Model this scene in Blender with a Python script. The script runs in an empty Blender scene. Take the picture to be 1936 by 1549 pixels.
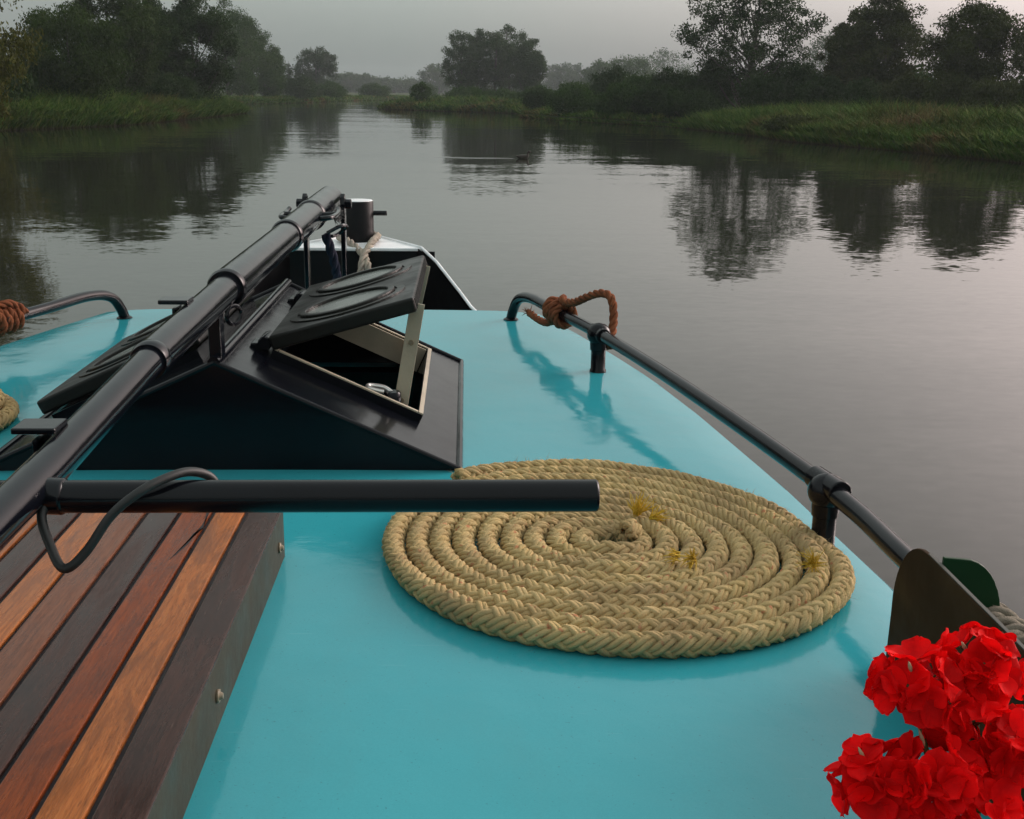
import bpy, bmesh, math, random
import numpy as np
from mathutils import Vector, Matrix
random.seed(11)
rng = np.random.default_rng(11)
PI = math.pi
SC = bpy.context.scene
COL = SC.collection

# ------------------------------------------------------------------ camera
CAM_Z = 1.90
pitch, yaw, roll = math.radians(15.45), math.radians(2.4), math.radians(0.7)
fw = Vector((math.sin(yaw) * math.cos(pitch), math.cos(yaw) * math.cos(pitch), -math.sin(pitch)))
rt = Vector((math.cos(yaw), -math.sin(yaw), 0)); up = rt.cross(fw)
rt, up = rt * math.cos(roll) + up * math.sin(roll), up * math.cos(roll) - rt * math.sin(roll)
cd = bpy.data.cameras.new('camera'); cam = bpy.data.objects.new('camera', cd); COL.objects.link(cam)
M = Matrix((rt, up, -fw)).transposed().to_4x4(); M.translation = (0, 0, CAM_Z)
cam.matrix_world = M
cd.sensor_width = 36; cd.lens = 2180 / 1936 * 36; cd.clip_start = 0.05; cd.clip_end = 4000
SC.camera = cam

# ------------------------------------------------------------------ sky, sun, exposure
SUN_AZ, SUN_EL = math.radians(62), math.radians(20)      # azimuth clockwise from the bow (+Y)
w = bpy.data.worlds.new('World'); SC.world = w; w.use_nodes = True
nt = w.node_tree; nt.nodes.clear()
def wn(t, **k):
    n = nt.nodes.new(t)
    for a, b in k.items(): setattr(n, a, b)
    return n
sky = wn('ShaderNodeTexSky', sky_type='NISHITA', sun_disc=False, sun_elevation=SUN_EL, sun_rotation=SUN_AZ,
         altitude=0, air_density=1.6, dust_density=6.0, ozone_density=1.0)
hsv = wn('ShaderNodeHueSaturation'); hsv.inputs['Saturation'].default_value = 0.16
tc = wn('ShaderNodeTexCoord'); sep = wn('ShaderNodeSeparateXYZ')
grad = wn('ShaderNodeMapRange'); grad.inputs[1].default_value = 0; grad.inputs[2].default_value = 1
grad.inputs[3].default_value = 1.14; grad.inputs[4].default_value = 2.1      # an overcast sky is brighter overhead
veil = wn('ShaderNodeMix', data_type='RGBA'); veil.inputs[0].default_value = 0.45; veil.inputs[7].default_value = (2.78, 2.95, 2.88, 1)   # even cloud veil
mul = wn('ShaderNodeVectorMath', operation='SCALE')
tint = wn('ShaderNodeMix', data_type='RGBA', blend_type='MULTIPLY'); tint.inputs[0].default_value = 1
az = wn('ShaderNodeVectorMath', operation='DOT_PRODUCT'); az.inputs[1].default_value = (math.sin(SUN_AZ), math.cos(SUN_AZ), 0)
azr = wn('ShaderNodeMapRange'); azr.inputs[1].default_value = 0.42; azr.inputs[2].default_value = 0.95
azc = wn('ShaderNodeMix', data_type='RGBA'); azc.inputs[6].default_value = (0.935, 1.0, 0.975, 1); azc.inputs[7].default_value = (1.15, 0.95, 0.96, 1)   # veiled sun warms its side
bg = wn('ShaderNodeBackground'); bg.inputs[1].default_value = 0.128
out = wn('ShaderNodeOutputWorld')
L = nt.links.new
L(tc.outputs['Generated'], az.inputs[0]); L(az.outputs['Value'], azr.inputs[0]); L(azr.outputs[0], azc.inputs[0]); L(azc.outputs[2], tint.inputs[7])
L(sky.outputs[0], hsv.inputs['Color']); L(tc.outputs['Generated'], sep.inputs[0]); L(sep.outputs[2], grad.inputs[0])
L(hsv.outputs[0], veil.inputs[6]); L(veil.outputs[2], mul.inputs[0]); L(grad.outputs[0], mul.inputs['Scale']); L(mul.outputs[0], tint.inputs[6])
L(tint.outputs[2], bg.inputs[0]); L(bg.outputs[0], out.inputs[0])
sd = bpy.data.lights.new('sun', 'SUN'); sd.energy = 0.7; sd.angle = math.radians(28); sd.color = (1, 0.94, 0.86)
sun = bpy.data.objects.new('sun', sd); COL.objects.link(sun)
sdir = Vector((math.sin(SUN_AZ) * math.cos(SUN_EL), math.cos(SUN_AZ) * math.cos(SUN_EL), math.sin(SUN_EL)))
sun.rotation_euler = sdir.to_track_quat('Z', 'Y').to_euler(); sun.location = (40, 40, 60)
SC.view_settings.view_transform = 'Standard'; SC.view_settings.look = 'None'
SC.view_settings.exposure = 0.28; SC.view_settings.gamma = 1.0; SC.view_settings.use_curve_mapping = False
SC.render.engine = 'CYCLES'
SC.cycles.use_denoising = True; SC.cycles.max_bounces = 8; SC.cycles.diffuse_bounces = 3; SC.cycles.glossy_bounces = 4
SC.cycles.transparent_max_bounces = 8; SC.cycles.volume_bounces = 0; SC.cycles.caustics_reflective = False; SC.cycles.caustics_refractive = False

# ------------------------------------------------------------------ materials
def mat(name, col=(0.5, 0.5, 0.5), rough=0.5, spec=0.5, metal=0.0, coat=0.0, ior=None):
    m = bpy.data.materials.new(name); m.use_nodes = True
    b = m.node_tree.nodes['Principled BSDF']
    b.inputs['Base Color'].default_value = (*col, 1); b.inputs['Roughness'].default_value = rough
    b.inputs['Specular IOR Level'].default_value = spec; b.inputs['Metallic'].default_value = metal
    b.inputs['Coat Weight'].default_value = coat; b.inputs['Coat Roughness'].default_value = 0.05
    if ior: b.inputs['IOR'].default_value = ior
    return m
class NT:
    def __init__(s, m): s.t = m.node_tree; s.b = s.t.nodes['Principled BSDF']
    def n(s, t, **k):
        x = s.t.nodes.new(t)
        for a, b in k.items(): setattr(x, a, b)
        return x
    def l(s, a, b): s.t.links.new(a, b)
    def coord(s, scale=(1, 1, 1), rot=(0, 0, 0), kind='Object'):
        c = s.n('ShaderNodeTexCoord'); m = s.n('ShaderNodeMapping'); m.inputs['Scale'].default_value = scale
        m.inputs['Rotation'].default_value = rot; s.l(c.outputs[kind], m.inputs[0]); return m.outputs[0]
    def noise(s, vec, scale, detail=4, rough=0.55, dist=0.0):
        x = s.n('ShaderNodeTexNoise'); x.inputs['Scale'].default_value = scale; x.inputs['Detail'].default_value = detail
        x.inputs['Roughness'].default_value = rough; x.inputs['Distortion'].default_value = dist
        s.l(vec, x.inputs['Vector']); return x
    def ramp(s, fac, stops):
        r = s.n('ShaderNodeValToRGB'); e = r.color_ramp.elements
        while len(e) < len(stops): e.new(0.5)
        for el, (p, c) in zip(e, stops): el.position = p; el.color = (*c, 1) if len(c) == 3 else c
        s.l(fac, r.inputs[0]); return r.outputs[0]
    def bump(s, h, strength=0.3, dist=0.01, normal=None):
        b = s.n('ShaderNodeBump'); b.inputs['Strength'].default_value = strength; b.inputs['Distance'].default_value = dist
        s.l(h, b.inputs['Height'])
        if normal: s.l(normal, b.inputs['Normal'])
        return b.outputs[0]
    def mix(s, fac, a, b, mode='MIX'):
        x = s.n('ShaderNodeMix', data_type='RGBA', blend_type=mode)
        for sock, v in ((x.inputs[0], fac), (x.inputs[6], a), (x.inputs[7], b)):
            if isinstance(v, (int, float)): sock.default_value = v
            elif isinstance(v, tuple): sock.default_value = (*v, 1)
            else: s.l(v, sock)
        return x.outputs[2]
    def math(s, op, a, b=None):
        x = s.n('ShaderNodeMath', operation=op)
        for i, v in enumerate((a, b)):
            if v is None: continue
            if isinstance(v, (int, float)): x.inputs[i].default_value = v
            else: s.l(v, x.inputs[i])
        return x.outputs[0]
g3 = lambda v: (v, v, v)
MT = {}
# turquoise roof paint
m = MT['turquoise'] = mat('turquoise_paint', (0.035, 0.36, 0.42), 0.1, 0.4); N = NT(m)
c = N.coord(kind='Object')
big = N.noise(c, 1.3, 3); fine = N.noise(c, 60, 3)
colr = N.ramp(big.outputs[0], [(0.3, (0.030, 0.305, 0.360)), (0.7, (0.037, 0.345, 0.40))])
spk = N.noise(c, 210, 1); spm = N.ramp(spk.outputs[0], [(0.735, g3(0)), (0.755, g3(1))])
colr = N.mix(N.math('MULTIPLY', spm, 0.5), colr, (0.02, 0.12, 0.14))
sc_ = N.coord(scale=(4, 90, 1), rot=(0, 0, 0.6)); scr = N.noise(sc_, 2.2, 2); scm = N.ramp(scr.outputs[0], [(0.735, g3(0)), (0.76, g3(1))])
colr = N.mix(N.math('MULTIPLY', scm, 0.16), colr, (0.25, 0.5, 0.55))
colr = N.mix(N.math('MULTIPLY', N.ramp(N.noise(c, 420, 2).outputs[0], [(0.35, g3(0)), (0.7, g3(1))]), 0.16), colr, (0.015, 0.20, 0.25))
drt = N.noise(N.coord(scale=(2.2, 0.8, 1), rot=(0, 0, 0.2)), 2.0, 6, 0.65); colr = N.mix(N.math('MULTIPLY', N.ramp(drt.outputs[0], [(0.50, g3(0)), (0.74, g3(1))]), 0.38), colr, (0.05, 0.26, 0.29))
N.l(colr, N.b.inputs['Base Color'])
rr = N.ramp(N.noise(c, 3.0, 4).outputs[0], [(0.3, g3(0.05)), (0.8, g3(0.19))]); N.l(rr, N.b.inputs['Roughness'])
b1 = N.bump(N.noise(c, 3.2, 3).outputs[0], 0.4, 0.012)
N.l(N.bump(fine.outputs[0], 0.12, 0.002, b1), N.b.inputs['Normal'])
def painted(name, col, rough, bscale=40, bstr=0.08, wear=None, spec=0.5):
    m = mat(name, col, rough, spec); N = NT(m); c = N.coord()
    n1 = N.noise(c, 8, 5)
    base = N.ramp(n1.outputs[0], [(0.3, tuple(x * 0.8 for x in col)), (0.75, tuple(x * 1.25 for x in col))])
    if wear:
        n2 = N.noise(c, 26, 6, 0.7); k = N.ramp(n2.outputs[0], [(0.66, g3(0)), (0.74, g3(1))])
        base = N.mix(N.math('MULTIPLY', k, 0.6), base, wear)
    N.l(base, N.b.inputs['Base Color'])
    N.l(N.ramp(N.noise(c, 12, 4).outputs[0], [(0.3, g3(rough * 0.75)), (0.75, g3(min(1, rough * 1.5)))]), N.b.inputs['Roughness'])
    bb = N.bump(N.noise(c, 6, 2).outputs[0], 0.3, 0.004)
    N.l(N.bump(N.noise(c, bscale, 3).outputs[0], bstr, 0.003, bb), N.b.inputs['Normal'])
    return m
MT['navy'] = painted('navy_black_gloss', (0.003, 0.0035, 0.006), 0.16, spec=0.22)
MT['mast'] = painted('mast_black_gloss', (0.003, 0.0035, 0.006), 0.12, 60, 0.04, (0.008, 0.008, 0.008), spec=0.3)
MT['rail'] = painted('rail_black', (0.004, 0.004, 0.006), 0.18, 70, 0.05, spec=0.25)
MT['lid'] = painted('lid_dull_black', (0.008, 0.008, 0.007), 0.36, 90, 0.2, (0.03, 0.027, 0.018), spec=0.25)
MT['black'] = painted('bulwark_black', (0.004, 0.004, 0.005), 0.4, spec=0.2)
MT['inside'] = mat('cabin_inside', (0.015, 0.012, 0.01), 0.8, 0.2)
MT['white'] = painted('white_paint', (0.82, 0.83, 0.84), 0.35)
MT['beige'] = painted('varnish_pale_wood', (0.42, 0.36, 0.27), 0.5, 120, 0.2)
MT['redox'] = painted('red_oxide_deck', (0.10, 0.03, 0.02), 0.6)
MT['alu'] = painted('dull_metal_trim', (0.040, 0.033, 0.020), 0.45, 90, 0.2, (0.018, 0.016, 0.012), spec=0.25)
MT['steel'] = painted('tarnished_brass', (0.22, 0.17, 0.11), 0.35, 200, 0.2)
MT['chrome'] = mat('padlock_steel', (0.75, 0.73, 0.7), 0.3, 0.5, 0.6)
MT['glass'] = painted('porthole_glass', (0.17, 0.185, 0.17), 0.25, 30, 0.0)
MT['ringmat'] = painted('porthole_ring', (0.012, 0.012, 0.010), 0.35, 60, 0.2, (0.10, 0.085, 0.035), spec=0.35)
MT['cable'] = mat('black_rubber', (0.012, 0.012, 0.012), 0.5)
MT['brown'] = painted('brown_screen_paint', (0.040, 0.021, 0.009), 0.65, 50, 0.1, (0.05, 0.03, 0.016), spec=0.08)
MT['green'] = painted('green_screen_paint', (0.004, 0.035, 0.011), 0.5, spec=0.25)
MT['edge'] = mat('worn_edge', (0.09, 0.085, 0.075), 0.6, 0.2)
MT['caulk'] = painted('black_caulk', (0.012, 0.012, 0.016), 0.55, 200, 0.3)
MT['pot'] = painted('terracotta', (0.28, 0.11, 0.06), 0.8)
MT['soil'] = mat('soil', (0.02, 0.013, 0.01), 0.9)
def wood(name, a, b, seed):
    m = mat(name, a, 0.42, 0.3); N = NT(m)
    def shifted(sc):
        mp = N.n('ShaderNodeMapping'); mp.inputs['Location'].default_value = (seed * 3.7, seed * 1.9, 0); N.l(N.coord(scale=sc), mp.inputs[0]); return mp.outputs[0]
    gr = N.noise(shifted((95, 4.5, 95)), 3.0, 7, 0.7, 0.5); pore = N.noise(shifted((420, 26, 420)), 2.0, 3, 0.6)
    st = N.noise(shifted((14, 3.0, 14)), 1.7, 6, 0.68, 0.8)
    col = N.ramp(gr.outputs[0], [(0.25, tuple(x * 0.45 for x in a)), (0.5, a), (0.78, b)])
    col = N.mix(N.ramp(pore.outputs[0], [(0.56, g3(0)), (0.68, g3(0.75))]), col, tuple(x * 0.3 for x in a))
    col = N.mix(N.ramp(st.outputs[0], [(0.42, g3(0)), (0.70, g3(0.85))]), col, tuple(x * 0.33 for x in a))
    wr = N.noise(shifted((160, 7, 160)), 2.3, 4, 0.7)
    col = N.mix(N.ramp(wr.outputs[0], [(0.68, g3(0)), (0.74, g3(0.5))]), col, (0.24, 0.17, 0.13))
    N.l(col, N.b.inputs['Base Color'])
    N.l(N.ramp(st.outputs[0], [(0.3, g3(0.45)), (0.62, g3(0.16))]), N.b.inputs['Roughness'])
    N.l(N.bump(pore.outputs[0], 0.3, 0.001, N.bump(gr.outputs[0], 0.35, 0.0012)), N.b.inputs['Normal'])
    return m
MT['w_dark'] = wood('teak_dark', (0.050, 0.021, 0.015), (0.085, 0.038, 0.028), 1)
MT['w_orange'] = wood('teak_orange', (0.38, 0.115, 0.026), (0.52, 0.20, 0.060), 2)
MT['w_red'] = wood('teak_red', (0.20, 0.040, 0.006), (0.32, 0.075, 0.012), 3)
MT['w_brown'] = wood('teak_brown', (0.17, 0.058, 0.026), (0.25, 0.10, 0.05), 4)
def ropemat(name, a, b, fleck, fl_amt=0.8):
    m = mat(name, a, 0.95, 0.15); N = NT(m); c = N.coord()
    n1 = N.noise(c, 22, 5, 0.6); n2 = N.noise(c, 330, 3, 0.6); n3 = N.noise(c, 75, 2, 0.5)
    col = N.ramp(n1.outputs[0], [(0.3, a), (0.7, b)])
    col = N.mix(N.math('MULTIPLY', n2.outputs[0], 0.55), col, tuple(x * 0.45 for x in a))
    k = N.ramp(n3.outputs[0], [(0.655, g3(0)), (0.70, g3(1))]); col = N.mix(N.math('MULTIPLY', k, fl_amt), col, fleck)
    gm = N.ramp(N.noise(c, 9, 4, 0.6).outputs[0], [(0.42, g3(0)), (0.68, g3(0.75))]); col = N.mix(gm, col, (a[0] * .52, a[1] * .50, a[2] * .62))
    N.l(col, N.b.inputs['Base Color'])
    N.l(N.bump(N.noise(c, 420, 3, 0.7).outputs[0], 0.9, 0.0022), N.b.inputs['Normal'])
    return m
MT['rope'] = ropemat('manila_rope', (0.56, 0.405, 0.175), (0.64, 0.48, 0.245), (0.45, 0.13, 0.07), 0.7)
MT['rope_or'] = ropemat('orange_brown_rope', (0.32, 0.105, 0.045), (0.20, 0.068, 0.035), (0.035, 0.035, 0.035), 0.9)
MT['rope_wh'] = ropemat('grey_white_rope', (0.42, 0.36, 0.28), (0.5, 0.44, 0.36), (0.2, 0.17, 0.13), 0.5)
MT['rope_gr'] = ropemat('grey_rope', (0.24, 0.20, 0.15), (0.30, 0.26, 0.2), (0.1, 0.08, 0.06), 0.5)
MT['rope_nv'] = ropemat('navy_rope', (0.02, 0.02, 0.035), (0.03, 0.03, 0.05), (0.05, 0.05, 0.06), 0.5)
MT['yellow'] = mat('yellow_fibre', (0.55, 0.36, 0.04), 0.8, 0.2)
MT['fuzz'] = mat('rope_fibre', (0.42, 0.31, 0.16), 0.9, 0.1)
# petals
m = MT['petal'] = mat('red_petal', (0.8, 0.003, 0.004), 0.6, 0.08); N = NT(m)
c = N.coord(scale=(1, 1, 1)); nn = N.noise(c, 90, 4)
N.l(N.ramp(nn.outputs[0], [(0.3, (0.72, 0.002, 0.003)), (0.7, (0.92, 0.004, 0.006))]), N.b.inputs['Base Color'])
oi = N.n('ShaderNodeObjectInfo'); hs = N.n('ShaderNodeHueSaturation'); N.l(N.ramp(nn.outputs[0], [(0.3, (0.66, 0.002, 0.004)), (0.7, (0.92, 0.005, 0.006))]), hs.inputs['Color'])
N.l(N.math('ADD', N.math('MULTIPLY', oi.outputs['Random'], 0.55), 0.72), hs.inputs['Value']); N.l(hs.outputs[0], N.b.inputs['Base Color'])
tr_ = N.n('ShaderNodeBsdfTranslucent'); N.l(hs.outputs[0], tr_.inputs[0]); mx_ = N.n('ShaderNodeMixShader'); mx_.inputs[0].default_value = 0.35
N.l(N.b.outputs[0], mx_.inputs[1]); N.l(tr_.outputs[0], mx_.inputs[2]); N.l(mx_.outputs[0], N.t.nodes['Material Output'].inputs[0])
vn = N.coord(scale=(20, 260, 20)); N.l(N.bump(N.noise(vn, 3, 2).outputs[0], 0.25, 0.001), N.b.inputs['Normal'])
MT['stem'] = mat('green_stem', (0.07, 0.12, 0.03), 0.6)
MT['sepal'] = mat('pale_sepal', (0.45, 0.36, 0.22), 0.6)
def leafmat(name, a, b, rough=0.65, trans=0.25):
    m = mat(name, a, rough, 0.06); N = NT(m)
    at = N.n('ShaderNodeAttribute', attribute_name='rnd'); c = N.coord(); n1 = N.noise(c, 0.45, 3)
    f = N.math('ADD', N.math('MULTIPLY', at.outputs['Fac'], 0.3), N.math('MULTIPLY', n1.outputs[0], 0.8))
    col = N.ramp(f, [(0.2, a), (0.85, b)]); N.l(col, N.b.inputs['Base Color'])
    t = N.n('ShaderNodeBsdfTranslucent'); N.l(col, t.inputs[0])
    mx = N.n('ShaderNodeMixShader'); mx.inputs[0].default_value = trans
    o = N.t.nodes['Material Output']; N.l(N.b.outputs[0], mx.inputs[1]); N.l(t.outputs[0], mx.inputs[2]); N.l(mx.outputs[0], o.inputs[0])
    return m
MT['lf_olive'] = leafmat('leaf_olive', (0.022, 0.028, 0.003), (0.090, 0.092, 0.010))
MT['lf_green'] = leafmat('leaf_green', (0.010, 0.032, 0.005), (0.045, 0.090, 0.013))
MT['lf_mid'] = leafmat('leaf_mid', (0.010, 0.025, 0.004), (0.040, 0.068, 0.011))
MT['lf_dark'] = leafmat('leaf_dark', (0.008, 0.022, 0.004), (0.030, 0.060, 0.011))
MT['lf_brown'] = leafmat('leaf_brownish', (0.015, 0.026, 0.005), (0.055, 0.068, 0.014))
MT['lf_grey'] = leafmat('leaf_greygreen', (0.016, 0.036, 0.013), (0.052, 0.086, 0.028))  # lighter grey green, some haze put into the leaf colour of distant trees
MT['lf_gera'] = leafmat('leaf_geranium', (0.03, 0.06, 0.018), (0.06, 0.10, 0.03))
MT['bark'] = painted('bark', (0.035, 0.028, 0.02), 0.9)
# reeds and grass
m = MT['reed'] = mat('reed_blades', (0.07, 0.12, 0.03), 0.75, 0.06); N = NT(m)
at = N.n('ShaderNodeAttribute', attribute_name='rnd'); hh = N.n('ShaderNodeAttribute', attribute_name='hgt')
c = N.coord(); n1 = N.noise(c, 0.16, 4, 0.6)
ca = N.ramp(at.outputs['Fac'], [(0.1, (0.026, 0.066, 0.006)), (0.6, (0.066, 0.135, 0.014)), (0.95, (0.13, 0.15, 0.035))])
cb = N.ramp(at.outputs['Fac'], [(0.1, (0.05, 0.045, 0.015)), (0.6, (0.12, 0.085, 0.025)), (0.95, (0.20, 0.11, 0.05))])
k = N.ramp(n1.outputs[0], [(0.52, g3(0)), (0.66, g3(1))])
col = N.mix(k, ca, cb)
col = N.mix(N.ramp(hh.outputs['Fac'], [(0.0, g3(0.7)), (0.22, g3(0))]), col, (0.06, 0.035, 0.018))    # blends to darker brown towards the blade bases
N.l(col, N.b.inputs['Base Color'])
m = MT['land'] = mat('meadow_ground', (0.04, 0.06, 0.02), 0.95, 0.1); N = NT(m)
c = N.coord(); n1 = N.noise(c, 0.5, 6, 0.65)
N.l(N.ramp(n1.outputs[0], [(0.3, (0.025, 0.035, 0.012)), (0.7, (0.06, 0.085, 0.025))]), N.b.inputs['Base Color'])
N.l(N.bump(N.noise(c, 3, 4).outputs[0], 0.8, 0.2), N.b.inputs['Normal'])
MT['pile'] = painted('old_timber', (0.045, 0.028, 0.018), 0.9)
# water: slopes of the ripples given straight to the normal
m = MT['water'] = mat('river_water', (0.020, 0.021, 0.014), 0.03, 0.5, ior=1.333); N = NT(m)
def slope(scale, rot, amt, detail=3):
    c = N.coord(scale=scale, rot=(0, 0, rot)); n = N.noise(c, 1.0, detail, 0.5)
    s = N.n('ShaderNodeVectorMath', operation='SUBTRACT'); N.l(n.outputs['Color'], s.inputs[0]); s.inputs[1].default_value = (0.5, 0.5, 0.5)
    k = N.n('ShaderNodeVectorMath', operation='MULTIPLY'); N.l(s.outputs[0], k.inputs[0]); k.inputs[1].default_value = (amt, amt, 0)
    return k.outputs[0]
def vadd(a, b):
    x = N.n('ShaderNodeVectorMath', operation='ADD'); N.l(a, x.inputs[0])
    if isinstance(b, tuple): x.inputs[1].default_value = b
    else: N.l(b, x.inputs[1])
    return x.outputs[0]
s1 = slope((0.7, 2.2, 1), 0.12, 0.032); s2 = slope((0.12, 0.5, 1), -0.1, 0.022, 2); s3 = slope((7, 13, 1), 0.3, 0.052, 2)
pat = N.ramp(N.noise(N.coord(scale=(0.02, 0.075, 1), rot=(0, 0, 0.08)), 1.0, 3).outputs[0], [(0.36, g3(0.45)), (0.68, g3(1.2))])
small = vadd(s1, s3); sm = N.n('ShaderNodeVectorMath', operation='MULTIPLY'); N.l(small, sm.inputs[0]); N.l(pat, sm.inputs[1])
nrm = vadd(vadd(sm.outputs[0], s2), (0, 0, 1)); nz = N.n('ShaderNodeVectorMath', operation='NORMALIZE'); N.l(nrm, nz.inputs[0])
N.l(nz.outputs[0], N.b.inputs['Normal'])

# ------------------------------------------------------------------ mesh helpers
class MB:
    def __init__(s): s.v = []; s.f = []; s.n = 0; s.at = {}
    def add(s, V, F, **at):
        V = np.asarray(V, float).reshape(-1, 3); 
        if not isinstance(F, list): F = [F]
        for a in F: s.f.append(np.asarray(a, np.int64) + s.n)
        s.v.append(V); s.n += len(V)
        for k, a in at.items(): s.at.setdefault(k, []).append(np.asarray(a, float))
        return s
    def mesh(s, name, material, smooth=True, angle=None):
        me = bpy.data.meshes.new(name); V = np.concatenate(s.v)
        me.vertices.add(len(V)); me.vertices.foreach_set('co', V.ravel().astype(np.float32))
        li = np.concatenate([a.ravel() for a in s.f]); ct = np.concatenate([np.full(len(a), a.shape[1]) for a in s.f])
        st = np.concatenate([[0], np.cumsum(ct)[:-1]])
        me.loops.add(len(li)); me.loops.foreach_set('vertex_index', li.astype(np.int32))
        me.polygons.add(len(ct)); me.polygons.foreach_set('loop_start', st.astype(np.int32))
        me.polygons.foreach_set('use_smooth', np.full(len(ct), bool(smooth)))
        me.update(calc_edges=True)
        for k, a in s.at.items():
            d = me.attributes.new(k, 'FLOAT', 'POINT'); d.data.foreach_set('value', np.concatenate(a).astype(np.float32))
        me.materials.append(material)
        if smooth and angle: me.set_sharp_from_angle(angle=math.radians(angle))
        return me
    def build(s, name, material, parent=None, smooth=True, angle=40, bevel=0, seg=2):
        o = bpy.data.objects.new(name, s.mesh(name, MT[material] if isinstance(material, str) else material, smooth, angle)); COL.objects.link(o)
        if parent: o.parent = parent
        if bevel:
            b = o.modifiers.new('bevel', 'BEVEL'); b.width = bevel; b.segments = seg; b.limit_method = 'ANGLE'
        return o
def tag(o, label=None, cat=None, group=None, kind=None):
    for k, v in (('label', label), ('category', cat), ('group', group), ('kind', kind)):
        if v: o[k] = v
    return o
def empty(name, label, cat, loc=(0, 0, 0), group=None):
    o = bpy.data.objects.new(name, None); COL.objects.link(o); o.empty_display_size = 0.1; o.location = loc
    return tag(o, label, cat, group)
BOXF = np.array([[0, 3, 2, 1], [4, 5, 6, 7], [0, 1, 5, 4], [1, 2, 6, 5], [2, 3, 7, 6], [3, 0, 4, 7]])
def box(x0, x1, y0, y1, z0, z1):
    return np.array([[x0, y0, z0], [x1, y0, z0], [x1, y1, z0], [x0, y1, z0], [x0, y0, z1], [x1, y0, z1], [x1, y1, z1], [x0, y1, z1]]), BOXF
def obox(o, u, v, w_, a, b, c):          # oriented box: origin, three unit axes, ranges
    o, u, v, w_ = map(np.array, (o, u, v, w_))
    V = [o + u * x + v * y + w_ * z for z in c for (x, y) in ((a[0], b[0]), (a[1], b[0]), (a[1], b[1]), (a[0], b[1]))]
    return np.array(V), BOXF
def resample(P, step):
    P = np.asarray(P, float); d = np.concatenate([[0], np.cumsum(np.linalg.norm(np.diff(P, axis=0), axis=1))])
    n = max(2, int(d[-1] / step) + 1); t = np.linspace(0, d[-1], n)
    return np.stack([np.interp(t, d, P[:, i]) for i in range(3)], 1)
def catmull(P, n=8):
    P = np.asarray(P, float); Q = np.vstack([2 * P[0] - P[1], P, 2 * P[-1] - P[-2]]); out = []
    t = np.linspace(0, 1, n, endpoint=False)[:, None]
    for i in range(1, len(Q) - 2):
        a, b, c, d = Q[i - 1:i + 3]
        out.append(0.5 * (2 * b + (c - a) * t + (2 * a - 5 * b + 4 * c - d) * t ** 2 + (3 * b - a - 3 * c + d) * t ** 3))
    return np.vstack(out + [P[-1:]])
def frames(P, upv=None):
    T = np.gradient(P, axis=0); T /= np.linalg.norm(T, axis=1)[:, None] + 1e-12
    if upv is not None:
        B = np.cross(T, np.broadcast_to(np.array(upv, float), T.shape)); B /= np.linalg.norm(B, axis=1)[:, None]
        return np.cross(B, T), B
    n = np.array([0, 0, 1.0]) if abs(T[0][2]) < 0.9 else np.array([1.0, 0, 0])
    Ns = []
    for t in T:
        n = n - t * (n @ t); n /= np.linalg.norm(n); Ns.append(n)
    Ns = np.array(Ns); return Ns, np.cross(T, Ns)
def tube(P, r, sides=12, caps=True, upv=None, flat=1.0):
    P = np.asarray(P, float); n = len(P); r = np.broadcast_to(np.asarray(r, float), (n,))
    A, B = frames(P, upv); a = np.linspace(0, 2 * PI, sides, endpoint=False)
    V = P[:, None] + r[:, None, None] * (np.cos(a)[None, :, None] * A[:, None] * flat + np.sin(a)[None, :, None] * B[:, None])
    i = np.arange(n - 1)[:, None] * sides; j = np.arange(sides)[None]; k = (j + 1) % sides
    F = [np.stack([i + j, i + k, i + sides + k, i + sides + j], -1).reshape(-1, 4)]
    V = V.reshape(-1, 3)
    if caps: F += [np.arange(sides)[::-1][None], (np.arange(sides) + (n - 1) * sides)[None]]
    return V, F
def lathe(prof, sides=24, c=(0, 0, 0)):
    prof = np.asarray(prof, float); a = np.linspace(0, 2 * PI, sides, endpoint=False)
    V = np.stack([prof[:, :1] * np.cos(a), prof[:, :1] * np.sin(a), np.repeat(prof[:, 1:], sides, 1)], -1).reshape(-1, 3) + np.array(c)
    n = len(prof); i = np.arange(n - 1)[:, None] * sides; j = np.arange(sides)[None]; k = (j + 1) % sides
    return V, [np.stack([i + j, i + k, i + sides + k, i + sides + j], -1).reshape(-1, 4)]
def prism(poly, o, u, v, w_, t0, t1):    # polygon in (u, v), thickness along w_
    o, u, v, w_ = map(lambda q: np.array(q, float), (o, u, v, w_)); poly = np.asarray(poly, float); n = len(poly)
    V = np.vstack([o + poly[:, :1] * u + poly[:, 1:] * v + w_ * t for t in (t0, t1)])
    j = np.arange(n); k = (j + 1) % n
    return V, [j[::-1][None], (j + n)[None], np.stack([j, k, k + n, j + n], -1)]
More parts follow.
